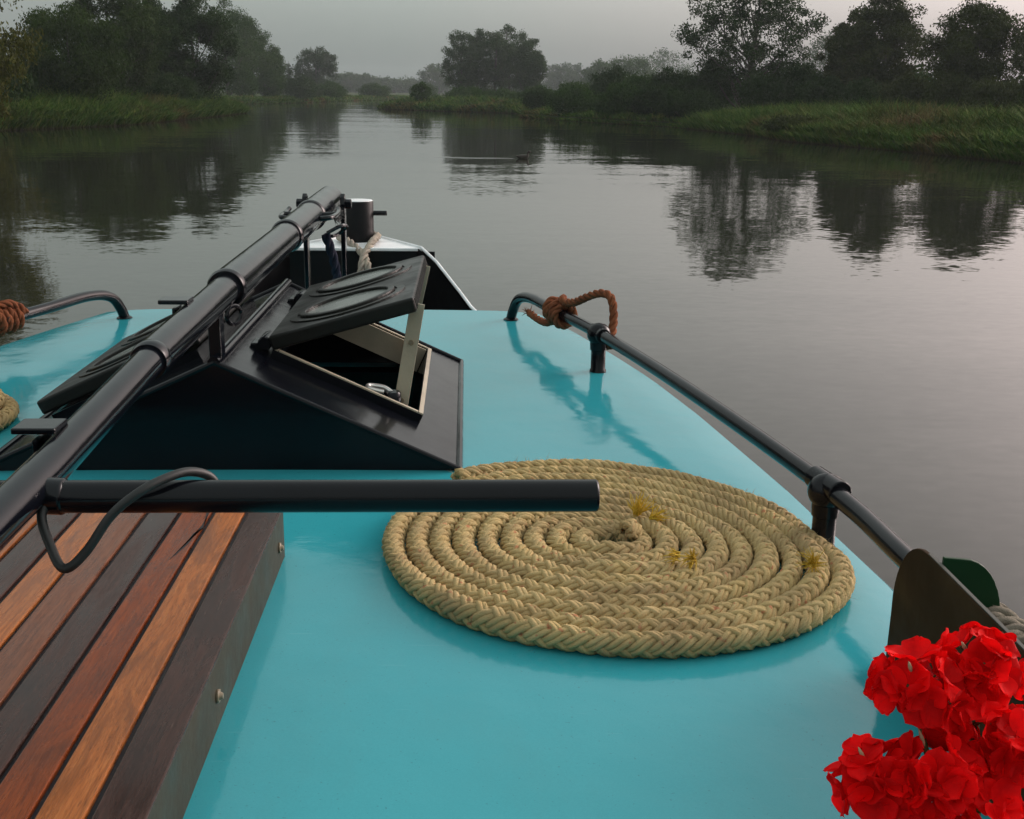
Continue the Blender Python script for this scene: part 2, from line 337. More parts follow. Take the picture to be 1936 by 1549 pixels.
def rope(P, R, kind='plait', pitch=None, sides=5, upv=None, step=None):
    """plaited or laid rope along a path; returns a builder"""
    mb = MB(); pitch = pitch or R * (6.0 if kind == 'plait' else 7.0)
    P = resample(P, step or pitch / (18 if kind == 'plait' else 14)); n = len(P)
    s = np.concatenate([[0], np.cumsum(np.linalg.norm(np.diff(P, axis=0), axis=1))]); A, B = frames(P, upv); ph = 2 * PI * s / pitch
    off = lambda th, r: P + (r * np.cos(th))[:, None] * A + (r * np.sin(th))[:, None] * B
    if kind == 'plait':
        R0, a = R * 0.62, R * 0.17
        jit = 1 + 0.085 * np.interp(s, np.linspace(0, s[-1], max(4, n // 12)), rng.normal(size=max(4, n // 12)))
        for i in range(4):
            for q in (-.33, .33):
                mb.add(*tube(off(ph + i * PI / 2 + q, (R0 + a * np.cos(2 * ph + PI * i - PI / 4)) * jit), R * 0.275 * jit, sides))
                mb.add(*tube(off(-ph + i * PI / 2 + q, (R0 - a * np.cos(PI * i - 2 * ph - PI / 4)) * jit), R * 0.275 * jit, sides))
    else:
        for i in range(3): mb.add(*tube(off(ph + i * 2 * PI / 3, np.full(n, R * 0.5)), R * 0.53, sides))
    return mb
def fibres(mb_obj_path, R, count, length, parent, material, width=0.0006, name='loose_fibre'):
    P = np.asarray(mb_obj_path); k = rng.integers(0, len(P), count); d = rng.normal(size=(count, 3)); d[:, 2] = np.abs(d[:, 2]); d /= np.linalg.norm(d, axis=1)[:, None]
    a = P[k] + d * R * 0.9; d2 = d + rng.normal(size=d.shape) * 0.6; l = length * rng.uniform(0.4, 1.2, (count, 1))
    s = np.cross(d2, rng.normal(size=d.shape)); s /= np.linalg.norm(s, axis=1)[:, None]
    V = np.stack([a - s * width, a + s * width, a + d2 * l], 1).reshape(-1, 3)
    o = MB().add(V, np.arange(count * 3).reshape(-1, 3)).build(name, material, parent, False); o['kind'] = 'stuff'; return o
def tuft(mb, base, direction, count, length, spread, r=0.0009):
    base = np.array(base); d0 = np.array(direction, float); d0 /= np.linalg.norm(d0)
    for _ in range(count):
        d = d0 + rng.normal(size=3) * spread; d /= np.linalg.norm(d); l = length * rng.uniform(0.5, 1.1)
        q = base + rng.normal(size=3) * 0.003; b = rng.normal(size=3) * spread * l * 0.5
        mb.add(*tube(np.array([q, q + d * l * 0.5 + b * 0.4, q + d * l + b]), [r, r, r * 0.4], 4))

# ------------------------------------------------------------------ river, banks
ZR = 1.15                                   # cabin roof above the water
o = MB().add([[-700, -300, 0], [700, -300, 0], [700, 700, 0], [-700, 700, 0]], [[[0, 1, 2, 3]]]).build('water', 'water', smooth=False)
water = tag(o, kind='structure')
o = MB().add([[-701, -301, -1.6], [701, -301, -1.6], [701, 701, -1.6], [-701, 701, -1.6]], [[[0, 1, 2, 3]]]).build('river_bed', 'soil', smooth=False)
tag(o, kind='structure')
LEFT = [(-26, -120), (-22.5, 20), (-20, 51.7), (-18.4, 56), (-17.3, 60.5), (-17, 66.6), (-16.9, 80), (-17.1, 92.7), (-19.5, 98), (-26, 103), (-31, 112), (-30, 138), (-25.4, 146), (-21.5, 163), (-18.5, 195), (-13, 235), (8, 258), (50, 276), (120, 300)]
RIGHT = [(24, -120), (18.6, 20), (16.7, 34.7), (15.5, 41.7), (13.6, 48.7), (13.7, 54.5), (12.8, 62.2), (11.9, 68.3), (7.3, 78), (4.3, 89), (4.9, 96), (4.6, 103.4), (-1.5, 109.8), (-8.5, 119.5), (-8, 124), (0, 133), (14, 148), (40, 168), (120, 196)]
def bank(name, line, side):
    line = np.array(line, float)
    inner = line + np.array([side * 0.7, 0])
    bm = bmesh.new(); n = len(line)
    lo = [bm.verts.new((x, y, -0.6)) for x, y in line]; e = [bm.verts.new((x, y, 0.16)) for x, y in line]
    i_ = [bm.verts.new((x, y, 0.32)) for x, y in inner]
    for k in range(n - 1):
        bm.faces.new((lo[k], lo[k + 1], e[k + 1], e[k])); bm.faces.new((e[k], e[k + 1], i_[k + 1], i_[k]))
    far = [bm.verts.new((side * 690, 690, 0.32)), bm.verts.new((side * 690, -120, 0.32))]
    if side < 0: far.insert(0, bm.verts.new((120.7, 690, 0.32)))
    else: far[0].co = (690, 196, 0.32)
    bm.faces.new(i_ + far)
    bmesh.ops.triangulate(bm, faces=[f for f in bm.faces if len(f.verts) > 4])
    bmesh.ops.recalc_face_normals(bm, faces=bm.faces)
    me = bpy.data.meshes.new(name); bm.to_mesh(me); bm.free(); me.materials.append(MT['land'])
    o = bpy.data.objects.new(name, me); COL.objects.link(o); return tag(o, kind='structure')
bank('bank', LEFT, -1); bank('bank', RIGHT, 1)
def along(line, y0, y1, n):
    line = np.array(line, float);     d = np.concatenate([[0], np.cumsum(np.linalg.norm(np.diff(line, axis=0), axis=1))]); ok = np.linspace(0, d[-1], 4000); yy_ = np.interp(ok, d, line[:, 1]); ok = ok[(yy_ > y0) & (yy_ < y1)]; t = rng.choice(ok, n) + rng.uniform(-.2, .2, n)
    p = np.stack([np.interp(t, d, line[:, i]) for i in (0, 1)], 1)
    q = np.stack([np.interp(np.minimum(t + 0.5, d[-1]), d, line[:, i]) for i in (0, 1)], 1) - np.stack([np.interp(np.maximum(t - 0.5, 0), d, line[:, i]) for i in (0, 1)], 1)
    q /= np.linalg.norm(q, axis=1)[:, None] + 1e-9
    return p, np.stack([q[:, 1], -q[:, 0]], 1)      # point, right-hand normal
def reeds(label, line, side, y0, y1, n, depth, hmin, hmax, width, cat='reeds'):
    p, nr = along(line, y0, y1, n); dd = depth * rng.uniform(0, 1, n) ** 1.3 - 0.25
    P = p + nr * side * dd[:, None]
    h = hmin + (hmax - hmin) * np.clip(0.25 + 0.75 * dd / (depth * 0.45), 0, 1) * rng.uniform(0.45, 1.2, n)
    h *= 0.86 + 0.22 * np.sin(P[:, 0] * 0.9 + P[:, 1] * 0.53) * np.sin(P[:, 1] * 0.31 + 1.3)
    z0 = np.where(dd < 0.1, 0.0, 0.25)
    a = rng.uniform(0, PI, n); wv = np.stack([np.cos(a), np.sin(a), 0 * a], 1) * (width * rng.uniform(0.5, 1.3, n))[:, None]
    lean = np.stack([rng.normal(0, 0.42, n), rng.normal(0, 0.42, n), np.ones(n)], 1); lean[:, :2] -= nr * side * (np.exp(-dd) * 0.3)[:, None]
    b = np.concatenate([P, z0[:, None]], 1); mid = b + lean * (h * 0.55)[:, None]
    tip = b + lean * h[:, None] + np.concatenate([rng.normal(0, 0.28, (n, 2)) * h[:, None], -0.22 * h[:, None] * rng.uniform(0, 1.4, (n, 1))], 1)
    V = np.stack([b - wv * 0.6, b + wv * 0.6, mid + wv, mid - wv, tip], 1).reshape(-1, 3)
    i = np.arange(n)[:, None] * 5
    r = np.repeat(rng.uniform(0, 1, n), 5); hg = np.tile([0, 0, 0.55, 0.55, 1.0], n)
    o = MB().add(V, [np.concatenate([i, i + 1, i + 2, i + 3], 1), np.concatenate([i + 3, i + 2, i + 4], 1)], rnd=r, hgt=hg).build('reeds', 'reed', smooth=False)
    return tag(o, label, cat, kind='stuff')
reeds('tall green reeds along the bank under the dark trees', LEFT, -1, 40, 96, 80000, 8, 0.5, 1.9, 0.024)
reeds('hazy reed fringe of the far shore where the river bends', LEFT, -1, 136, 161, 9000, 4, 0.3, 0.8, 0.09)
reeds('green and rusty reeds on the near bank under the open tree', RIGHT, 1, 26, 65, 80000, 9, 0.4, 1.5, 0.021)
reeds('low reeds on the point with the tall clump of trees', RIGHT, 1, 96, 120, 12000, 8, 0.4, 1.25, 0.07)
reeds('low sedge at the foot of the bushes leaning over the water', RIGHT, 1, 65, 97, 22000, 5, 0.2, 0.75, 0.05)
reeds('faded reeds behind the river point on the far shore', LEFT, -1, 156, 276, 16000, 6, 0.3, 0.8, 0.10)
def piles(line, side, y0, y1, gap, label):
    line = np.array(line, float); d = np.concatenate([[0], np.cumsum(np.linalg.norm(np.diff(line, axis=0), axis=1))])
    mb = MB()
    for t in np.arange(0, d[-1], gap):
        x, y = (np.interp(t, d, line[:, i]) for i in (0, 1))
        if not y0 < y < y1 or random.random() < 0.12: continue
        s = random.uniform(0.045, 0.075); h = random.uniform(0.16, 0.34); x -= side * 0.08
        mb.add(*tube([[x, y, -0.4], [x + random.uniform(-.02, .02), y, h]], s, 6))
    o = mb.build('timber_piling', 'pile'); return tag(o, label, 'piling', kind='stuff')
piles(LEFT, -1, 46, 95, 0.34, 'row of short old timber piles holding the reedy bank')
piles(RIGHT, 1, 30, 66, 0.3, 'short timber piles along the foot of the rusty reeds')

# ------------------------------------------------------------------ trees
def leaf_cloud(centres, radii, counts, size, zmin=0.35, droop=0.0, flat=0.8):
    C = np.repeat(np.asarray(centres), counts, 0); R = np.repeat(np.asarray(radii), counts); n = len(C)
    d = rng.normal(size=(n, 3)); d /= np.linalg.norm(d, axis=1)[:, None]; rad = R * np.minimum(rng.uniform(0.15, 1.0, n) ** 0.5 * rng.uniform(0.75, 1.45, n), 1.45)
    P = C + d * rad[:, None] * np.array([1, 1, flat]); P += rng.normal(0, 0.06, P.shape) * R[:, None]
    P[:, 2] -= droop * rng.uniform(0, 1, n) ** 2
    P[:, 2] = np.where(P[:, 2] < zmin, zmin + rng.uniform(0, .35, n), P[:, 2])
    u = rng.normal(size=(n, 3)); u /= np.linalg.norm(u, axis=1)[:, None]
    if droop: u[:, 2] -= 1.2; u /= np.linalg.norm(u, axis=1)[:, None]
    v = np.cross(u, rng.normal(size=(n, 3))); v /= np.linalg.norm(v, axis=1)[:, None]
    s = size * rng.uniform(0.55, 1.35, n)[:, None]
    V = np.stack([P - u * s, P - v * s * 0.5 + u * s * 0.1, P + u * s, P + v * s * 0.5 + u * s * 0.1], 1).reshape(-1, 3)
    return V, np.arange(n * 4).reshape(-1, 4), np.repeat(rng.uniform(0, 1, n), 4)
STY = {  # crown start (share of height), lobes, lobe size, leaves per lobe, leaf size (m at 80 m), droop
    'olive': (0.0, 110, 0.21, 240, 0.11, 0.6), 'willow': (0.02, 120, 0.23, 300, 0.08, 0.5), 'green': (0.03, 150, 0.20, 290, 0.085, 0),
    'dark': (0.03, 170, 0.19, 280, 0.085, 0), 'poplar': (0.02, 110, 0.25, 140, 0.095, 0), 'round': (0.04, 130, 0.20, 150, 0.11, 0),
    'spire': (0.03, 24, 0.36, 60, 0.10, 0), 'bush': (0.0, 75, 0.24, 180, 0.075, 0.15), 'far': (0.0, 90, 0.20, 75, 0.15, 0),
    'airy': (0.02, 140, 0.20, 150, 0.09, 0), 'sparse': (0.10, 300, 0.10, 105, 0.09, 0), 'shrub': (0.0, 36, 0.26, 80, 0.09, 0)}
def tree(name, label, style, x, y, h, r, leaf, group=None, cat=None, thin=1.0):
    start, nl, ls, per, size, droop = STY[style]; g = 0.3
    root = empty(name, label, cat or ('bush' if style in ('bush', 'shrub') else 'tree'), (x, y, g), group)
    H = (h - g) * (1.0 if style in ('bush', 'shrub') else 1.06); z0 = start * H; cz = (z0 + H) / 2; hz = (H - z0) / 2
    cs, rs = [], []
    while len(cs) < nl:
        d = rng.normal(size=3); d /= np.linalg.norm(d); q = d * rng.uniform(0.1, 1) ** 0.42
        tz = (q[2] + 1) / 2
        wgt = {'poplar': (1.1 - 0.55 * tz), 'spire': (1.15 - 0.95 * tz), 'olive': 1.0, 'airy': 0.85 + 0.2 * tz, 'sparse': 0.72 + 0.28 * math.sin(PI * min(1, tz * 1.1))}.get(style, 0.85 + 0.25 * math.sin(PI * tz * 0.9))
        if style in ('bush', 'shrub'): wgt = 1.12 - 0.45 * tz ** 2
        lr = r * ls * rng.uniform(0.7, 1.25)
        k = max(0.25, 1 - ls * 0.75)
        cs.append((q[0] * r * k * wgt * 1.08, q[1] * r * k * wgt * 1.08, cz + q[2] * (hz - lr * 0.7))); rs.append(lr)
    cnt = np.maximum(8, (per * thin * rng.uniform(0.5, 1.4, nl)).astype(int))
    sz = size * (0.55 + 0.45 * y / 80) * (0.78 if y > 150 else 1)
    V, F, A = leaf_cloud(cs, rs, cnt, sz, 0.05, droop)
    MB().add(V, F, rnd=A).build('crown', leaf, root, False)
    tr = MB(); br = 0.016 * H + 0.03 if style not in ('bush', 'shrub') else 0.04
    lean = rng.normal(0, 0.03 * H, 2)
    pts = catmull([(0, 0, -0.4), (lean[0] * .3, lean[1] * .3, H * 0.25), (lean[0] * .7, lean[1] * .5, H * 0.5), (lean[0], lean[1], H * 0.88)], 5)
    tr.add(*tube(pts, np.linspace(br * 1.3, br * 0.15, len(pts)), 8))
    order = rng.permutation(nl)[:(34 if style == 'sparse' else 10)]
    for i in order:
        c = np.array(cs[i]); t = np.clip(c[2] / H - 0.22, 0.12, 0.8); k = int(t * (len(pts) - 1)); b = pts[k]
        mid = b * 0.5 + c * 0.5 + np.array([0, 0, -0.06 * H * (0.4)]) ; q = catmull([b, mid, c], 4)
        rr_ = br * 0.5 * (1 - 0.5 * t); tr.add(*tube(q, np.linspace(rr_, rr_ * 0.2, len(q)), 5))
    tr.build('trunk', 'bark', root)
    return root
FR = 'trees closing the river far ahead'
PO = 'hazy poplars behind the dark tree'
AI = 'tall slender trees on the river point'
BU = 'bushes on the bank in the middle distance'
BR = 'bushes under the bank trees'
TREES = [
 ('willow_tree', 'yellowish drooping tree at the picture edge over the reeds', 'olive', -17.9-2.6, 50, 9.7, 3.0, 'lf_olive', None),
 ('willow_tree', 'light green willow beside the drooping yellowish tree', 'willow', -20.1, 62, 5.8, 3.0, 'lf_mid', None),
 ('broadleaf_tree', 'broad mid green tree between the willow and the dark tree', 'green', -20.8, 72, 7.8, 3.0, 'lf_mid', None),
 ('broadleaf_tree', 'grey hazy tree top rising behind the willow', 'far', -57.3, 172.5, 12.5, 4.80, 'lf_grey', None),
 ('broadleaf_tree', 'narrow dark tree against the side of the dense dark tree', 'dark', -20.5, 80, 7.7, 2.0, 'lf_dark', None),
 ('broadleaf_tree', 'dense very dark tree at the end of the reedy bank', 'dark', -18.7, 83, 7.9, 3.1, 'lf_dark', None),
 ('poplar_tree', 'tallest hazy poplar close behind the dense dark tree', 'poplar', -30.1, 153.1, 12.5, 3.28, 'lf_green', PO),
 ('poplar_tree', 'second tallest in the stepped row of hazy poplars', 'poplar', -29.5, 158.4, 11.8, 3.13, 'lf_green', PO),
 ('poplar_tree', 'middle one in the stepped row of hazy poplars', 'poplar', -29.0, 163.7, 11.0, 2.99, 'lf_green', PO),
 ('poplar_tree', 'fourth in the stepped row of hazy poplars', 'poplar', -28.2, 169.0, 9.9, 2.85, 'lf_green', PO),
 ('poplar_tree', 'shortest hazy poplar at the open end of its row', 'poplar', -27.5, 174.2, 7.7, 2.14, 'lf_green', PO),
 ('leafy_bush', 'low bush at the foot of the shortest poplar', 'bush', -26.8, 163.7, 4.5, 2.24, 'lf_green', None),
 ('leafy_bush', 'low bush just behind the tip of the reedy bank', 'bush', -28.5, 153.4, 5.0, 2.34, 'lf_green', None),
 ('broadleaf_tree', 'round hazy tree standing alone where the river bends', 'round', -29.6, 239.2, 10.3, 4.21, 'lf_dark', None),
 ('conifer_tree', 'small spire shaped tree touching the round hazy tree', 'spire', -33.8, 232.0, 7.4, 1.16, 'lf_dark', None),
 ('conifer_tree', 'smallest spire shaped tree left of its taller twin', 'spire', -34.7, 229.1, 5.8, 1.01, 'lf_dark', None),
 ('leafy_bush', 'pale bush in front of the round hazy tree', 'bush', -22.3, 161.7, 3.9, 2.44, 'lf_grey', None),
 ('leafy_bush', 'low pale bush between the poplars and the round tree', 'bush', -34.1, 211.9, 3.3, 2.69, 'lf_grey', None),
 ('leafy_bush', 'low bush at the right foot of the round hazy tree', 'bush', -23.0, 176, 3.3, 2.10, 'lf_grey', None),
 ('broadleaf_tree', 'first faded tree of the far row beside the round tree', 'far', -46.4, 460.0, 7.9, 6.40, 'lf_green', FR),
 ('broadleaf_tree', 'second faded tree of the far row closing the river', 'far', -40.4, 472.0, 7.5, 6.40, 'lf_green', FR),
 ('broadleaf_tree', 'third faded tree of the far row closing the river', 'far', -35.2, 488.0, 6.7, 6.00, 'lf_green', FR),
 ('broadleaf_tree', 'fourth faded tree of the far row closing the river', 'far', -29.6, 500.0, 6.3, 6.00, 'lf_green', FR),
 ('broadleaf_tree', 'last faded tree of the far row before the river point', 'far', -23.2, 510.0, 6.3, 6.40, 'lf_green', FR),
 ('leafy_bush', 'small pointed bush alone near the tip of the river point', 'shrub', -4.4, 118, 3.0, 1.1, 'lf_green', None),
 ('broadleaf_tree', 'bluish faded tree peeping out left of the slender clump', 'far', -10.0, 450.0, 11.9, 7.60, 'lf_green', None),
 ('slender_tree', 'leftmost slender tree of the tall clump', 'airy', -0.6, 161.0, 9.2, 2.93, 'lf_grey', AI),
 ('slender_tree', 'second slender tree of the tall clump', 'airy', 1.7, 165.9, 10.0, 2.93, 'lf_grey', AI),
 ('slender_tree', 'middle slender tree of the tall clump', 'airy', 3.9, 162.3, 9.7, 2.93, 'lf_grey', AI),
 ('slender_tree', 'tallest slender tree of the clump', 'airy', 6.2, 167.1, 10.4, 2.93, 'lf_grey', AI),
 ('slender_tree', 'slender tree just right of the tallest in the clump', 'airy', 8.1, 159.8, 9.2, 2.68, 'lf_grey', AI),
 ('slender_tree', 'shortest tree at the right end of the slender clump', 'airy', 8.9, 156.2, 6.8, 1.71, 'lf_grey', AI),
 ('broadleaf_tree', 'faded tree right of the slender clump above the bushes', 'far', 34.8, 440.0, 12.3, 6.80, 'lf_green', None),
 ('broadleaf_tree', 'small faded tree top between two hazy crowns', 'far', 45.6, 472.0, 12.5, 4.60, 'lf_green', None),
 ('leafy_bush', 'dark round bush at the water where the inlet opens', 'bush', 5.9, 93, 2.3, 1.6, 'lf_dark', BU),
 ('leafy_bush', 'lighter bush second along from the inlet', 'bush', 8.8, 97, 2.9, 2.1, 'lf_green', BU),
 ('leafy_bush', 'tallest bush in the middle of the bank thicket', 'bush', 11.2, 92, 4.1, 2.1, 'lf_dark', BU),
 ('leafy_bush', 'wide bush right of the tallest in the thicket', 'bush', 13.2, 89, 3.5, 2.2, 'lf_green', BU),
 ('leafy_bush', 'dark bush near the open branched tree in the thicket', 'bush', 14.4, 83, 3.8, 2.0, 'lf_dark', BU),
 ('leafy_bush', 'bush at the end of the thicket where the reeds begin', 'bush', 14.8, 76, 3.2, 1.8, 'lf_dark', BU),
 ('leafy_bush', 'low bush hanging over the water under the thicket', 'bush', 10.6, 79, 2.5, 1.9, 'lf_dark', BU),
 ('broadleaf_tree', 'wide hazy crown behind the thicket beside the open tree', 'far', 67.7, 410.4, 15.5, 11.56, 'lf_green', None),
 ('broadleaf_tree', 'hazy crown behind the middle of the thicket', 'far', 35.0, 255.0, 9.5, 5.61, 'lf_green', None),
 ('broadleaf_tree', 'hazy crown behind the tallest bush of the thicket', 'far', 31.1, 272.0, 8.9, 5.44, 'lf_green', None),
 ('open_tree', 'large open branched tree with sky showing through its leaves', 'sparse', 17.9, 76, 10.0, 4.6, 'lf_dark', None),
 ('leafy_bush', 'dense bush left of the trunk of the open tree', 'bush', 16.2, 79, 4.3, 2.2, 'lf_dark', BR),
 ('leafy_bush', 'dense bush right of the trunk of the open tree', 'bush', 20.9, 77, 4.4, 2.1, 'lf_dark', BR),
 ('broadleaf_tree', 'pale hazy crown in the gap right of the open tree', 'far', 67.3, 221.0, 13.8, 6.12, 'lf_grey', None),
 ('broadleaf_tree', 'brownish dark tree with two humped top', 'dark', 23.7, 68, 7.3, 2.7, 'lf_brown', None),
 ('broadleaf_tree', 'shorter brownish tree leaning on the humped dark tree', 'dark', 22.8, 71, 6.5, 1.6, 'lf_brown', None),
 ('broadleaf_tree', 'wide green topped tree at the right picture edge', 'green', 25.8, 60, 6.4, 2.7, 'lf_brown', None),
 ('leafy_bush', 'first bush right of the open tree behind the reeds', 'bush', 19.9, 66, 3.2, 1.7, 'lf_dark', BR),
 ('leafy_bush', 'second bush behind the reeds under the humped tree', 'bush', 21.3, 63, 2.9, 1.7, 'lf_dark', BR),
 ('leafy_bush', 'third bush behind the reeds under the humped tree', 'bush', 22.9, 61, 3.1, 1.7, 'lf_brown', BR),
 ('leafy_bush', 'bush in the dip between humped tree and edge tree', 'bush', 23.9, 58, 3.3, 1.6, 'lf_brown', BR),
 ('leafy_bush', 'bush at the foot of the green topped edge tree', 'bush', 24.9, 55, 3.1, 1.6, 'lf_brown', BR),
 ('leafy_bush', 'low bush in front of the trunk of the open tree', 'bush', 17.9, 71, 3.3, 2.0, 'lf_dark', BR),
 ('leafy_bush', 'low bush between the open tree and the humped tree', 'bush', 20.2, 71.5, 3.9, 2.0, 'lf_dark', BR),
 ('leafy_bush', 'low greenery at the left foot of the slender clump', 'bush', 0.2, 127, 2.4, 2.3, 'lf_green', None),
 ('leafy_bush', 'low greenery at the middle foot of the slender clump', 'bush', 3.6, 126, 2.2, 2.3, 'lf_green', None),
 ('leafy_bush', 'low greenery at the right foot of the slender clump', 'bush', 7.4, 122, 2.6, 2.3, 'lf_green', None),
 ('leafy_bush', 'dark bush under the drooping yellowish tree', 'bush', -22.0, 56, 3.4, 2.2, 'lf_dark', None),
 ('leafy_bush', 'dark bush filling the foot of the dense dark tree', 'bush', -19.6, 78, 3.0, 2.6, 'lf_dark', None),
 ('leafy_bush', 'bush leaning over the water nearest the reeds', 'bush', 12.9, 68.5, 2.3, 1.7, 'lf_dark', BU),
 ('leafy_bush', 'second bush leaning over the water from the reeds', 'bush', 11.6, 72, 2.7, 1.8, 'lf_dark', BU),
 ('leafy_bush', 'third bush leaning over the water from the reeds', 'bush', 9.9, 75.5, 2.6, 1.8, 'lf_green', BU),
 ('leafy_bush', 'bush at the water between inlet and hanging bushes', 'bush', 7.6, 82, 2.3, 1.9, 'lf_green', BU),
 ('leafy_bush', 'low bush added as the dark shade in the hollow of the reedy bank', 'bush', 14.1, 50.6, 1.05, 1.3, 'lf_brown', None),  # added bush stands in for the shaded undercut of the bank
 ('leafy_bush', 'faded bush on the far shore right of the round tree', 'bush', -21.0, 187, 3.2, 2.9, 'lf_green', None),
 ('leafy_bush', 'faded bush in the middle of the far open shore', 'bush', -17.0, 222, 3.2, 3.0, 'lf_green', None),
 ('leafy_bush', 'faded bush on the far shore next to the river point', 'bush', -9.0, 252, 3.4, 3.0, 'lf_green', None),
 ('leafy_bush', 'last bush cut by the right picture edge', 'bush', 26.2, 53, 3.8, 1.6, 'lf_brown', BR),
]
for nm, lb, st, x, y, h, r, lf, gp in TREES: tree(nm, lb, st, x, y, h, r, lf, gp)

def undergrowth(label, line, side, y0, y1, n, depth, hmax, leaf, size):
    p, nr = along(line, y0, y1, n); dd = rng.uniform(-.1, depth, n); P = p + nr * side * dd[:, None]
    k = np.repeat(np.arange(n), 3); hh_ = rng.uniform(.25, 1, len(k)) * hmax * np.clip(.35 + dd[k] / depth, 0, 1)
    C = np.concatenate([P[k] + rng.normal(0, .25, (len(k), 2)), hh_[:, None]], 1)
    V, F, A = leaf_cloud(C, rng.uniform(.18, .42, len(k)), np.full(len(k), 60), size, .05)
    return tag(MB().add(V, F, rnd=A).build('undergrowth', leaf, smooth=False), label, 'undergrowth', kind='stuff')
undergrowth('leafy herbs among the reeds under the dark trees', LEFT, -1, 40, 96, 170, 6, 1.5, 'lf_green', .045)
undergrowth('leafy herbs among the rusty reeds by the open tree', RIGHT, 1, 28, 66, 170, 6, 1.2, 'lf_olive', .04)
undergrowth('leafy herbs on the point below the slender trees', RIGHT, 1, 96, 121, 90, 7, 1.3, 'lf_green', .08)
def woodland(label, line, n, hlo, hhi, rad, leaf, size):
    line = np.array(line, float); t = np.linspace(0, len(line) - 1, n); cs, rs = [], []
    for k in t:
        x, y = (np.interp(k, range(len(line)), line[:, i]) for i in (0, 1)); x += rng.normal() * 2; y += rng.normal() * 2; H = rng.uniform(hlo, hhi)
        for _ in range(14): cs.append((x + rng.normal() * rad * .6, y + rng.normal() * rad * .6, .3 + H * rng.uniform(.05, .9) - rad * .15)); rs.append(rad * rng.uniform(.3, .55))
    V, F, A = leaf_cloud(cs, rs, np.full(len(cs), 34), size, .3); return tag(MB().add(V, F, rnd=A).build('woodland', leaf, smooth=False), label, 'woodland', kind='stuff')
woodland('far hazy belt of woodland along the horizon', [(-160, 420), (-60, 520), (30, 540), (130, 500), (260, 460)], 110, 4.5, 8.0, 4.6, 'lf_green', .5)
woodland('woodland behind the trees of the bank with dark trees', [(-32, 48), (-27, 70), (-28, 100), (-36, 125)], 45, 3.0, 4.8, 2.2, 'lf_green', .2)
woodland('woodland behind the trees of the bank with the open tree', [(32, 52), (27, 75), (26, 100), (30, 130)], 45, 2.6, 4.2, 2.0, 'lf_dark', .2)

# ------------------------------------------------------------------ haze
hz = MB().add(*box(-720, 720, -320, 720, -2.6, 14)).build('haze', 'soil', smooth=False)
hm = bpy.data.materials.new('haze'); hm.use_nodes = True; hm.node_tree.nodes.clear()
ho = hm.node_tree.nodes.new('ShaderNodeOutputMaterial'); hv = hm.node_tree.nodes.new('ShaderNodeVolumePrincipled')
hv.inputs['Color'].default_value = (0.74, 0.79, 0.82, 1); hv.inputs['Density'].default_value = 0.00045; hv.inputs['Anisotropy'].default_value = 0.2
hm.node_tree.links.new(hv.outputs[0], ho.inputs['Volume']); hz.data.materials.clear(); hz.data.materials.append(hm)
tag(hz, kind='stuff')

# ------------------------------------------------------------------ the barge
CX = -0.497                                  # centreline, camera stands right of it
def hw(y): return np.interp(y, [-2, 0.5, 1.7, 2.2, 2.74, 3.1, 3.38, 3.7, 3.9, 4.04], [1.26, 1.245, 1.19, 1.145, 1.075, 1.015, 0.95, 0.865, 0.805, 0.76])
def roofz(x, y):                             # x measured from the centreline
    t = np.clip((np.abs(x) - (hw(y) - 0.16)) / 0.16, 0, 1)
    return ZR - 0.010 * x ** 2 - 0.010 * t * t
barge = empty('barge', 'black hulled river barge with turquoise cabin roof', 'boat', (CX, 0, 0))
HX0, HX1, HY0, HY1 = -0.40, 0.40, 2.32, 3.16
xf = np.array([0, 0.1, 0.2, 0.3, 0.4, 0.46]); ys = np.unique(np.concatenate([np.linspace(-2, 2.32, 30), np.linspace(2.32, 3.16, 9), np.linspace(3.16, 4.04, 14)]))
tt = np.concatenate([np.linspace(0.12, 0.84, 5), np.linspace(0.88, 1, 5)])
rows = []
for y in ys:
    half = np.concatenate([xf, 0.46 + (hw(y) - 0.46) * tt]); xs = np.concatenate([-half[:0:-1], half])
    rows.append(np.stack([xs, np.full_like(xs, y), roofz(xs, y)], 1))
nx = len(rows[0]); V = np.vstack(rows); F = []
for j in range(len(ys) - 1):
    for i in range(nx - 1):
        a = V[j * nx + i]; b = V[(j + 1) * nx + i + 1]
        if a[0] >= HX0 - 1e-6 and b[0] <= HX1 + 1e-6 and a[1] >= HY0 - 1e-6 and b[1] <= HY1 + 1e-6: continue
        F.append((j * nx + i, j * nx + i + 1, (j + 1) * nx + i + 1, (j + 1) * nx + i))
MB().add(V, np.array(F)).build('cabin_roof', 'turquoise', barge)
# rolled edge and cabin side below it
def strip(profile_pts, name, material, close=False, **k):     # list of polylines (arrays of equal length)
    n = len(profile_pts[0]); V = np.vstack(profile_pts); F = []
    for a in range(len(profile_pts) - 1):
        i = np.arange(n - 1) + a * n; F.append(np.stack([i, i + 1, i + n + 1, i + n], -1))
    return MB().add(V, F).build(name, material, barge, **k)
yl = np.linspace(-2, 4.04, 50)
edge = np.concatenate([np.stack([-hw(yl), yl], 1), np.stack([np.linspace(-hw(4.04), hw(4.04), 12)[1:-1], np.full(10, 4.04)], 1), np.stack([hw(yl), yl], 1)[::-1]])
ez = roofz(edge[:, 0], edge[:, 1])
cen = np.array([0, 0.8]); od = edge - cen; od /= np.linalg.norm(od, axis=1)[:, None]
ring = lambda d, dz: np.concatenate([edge + od * d, (ez + dz)[:, None]], 1)
strip([ring(0, 0), ring(0.006, -0.003), ring(0.009, -0.010), ring(0.009, -0.034), ring(0.003, -0.040), ring(-0.02, -0.040)], 'roof_edge', 'turquoise')
strip([ring(-0.015, -0.036), np.concatenate([edge - od * 0.015, np.full((len(edge), 1), 0.45)], 1)], 'cabin_side', 'turquoise')
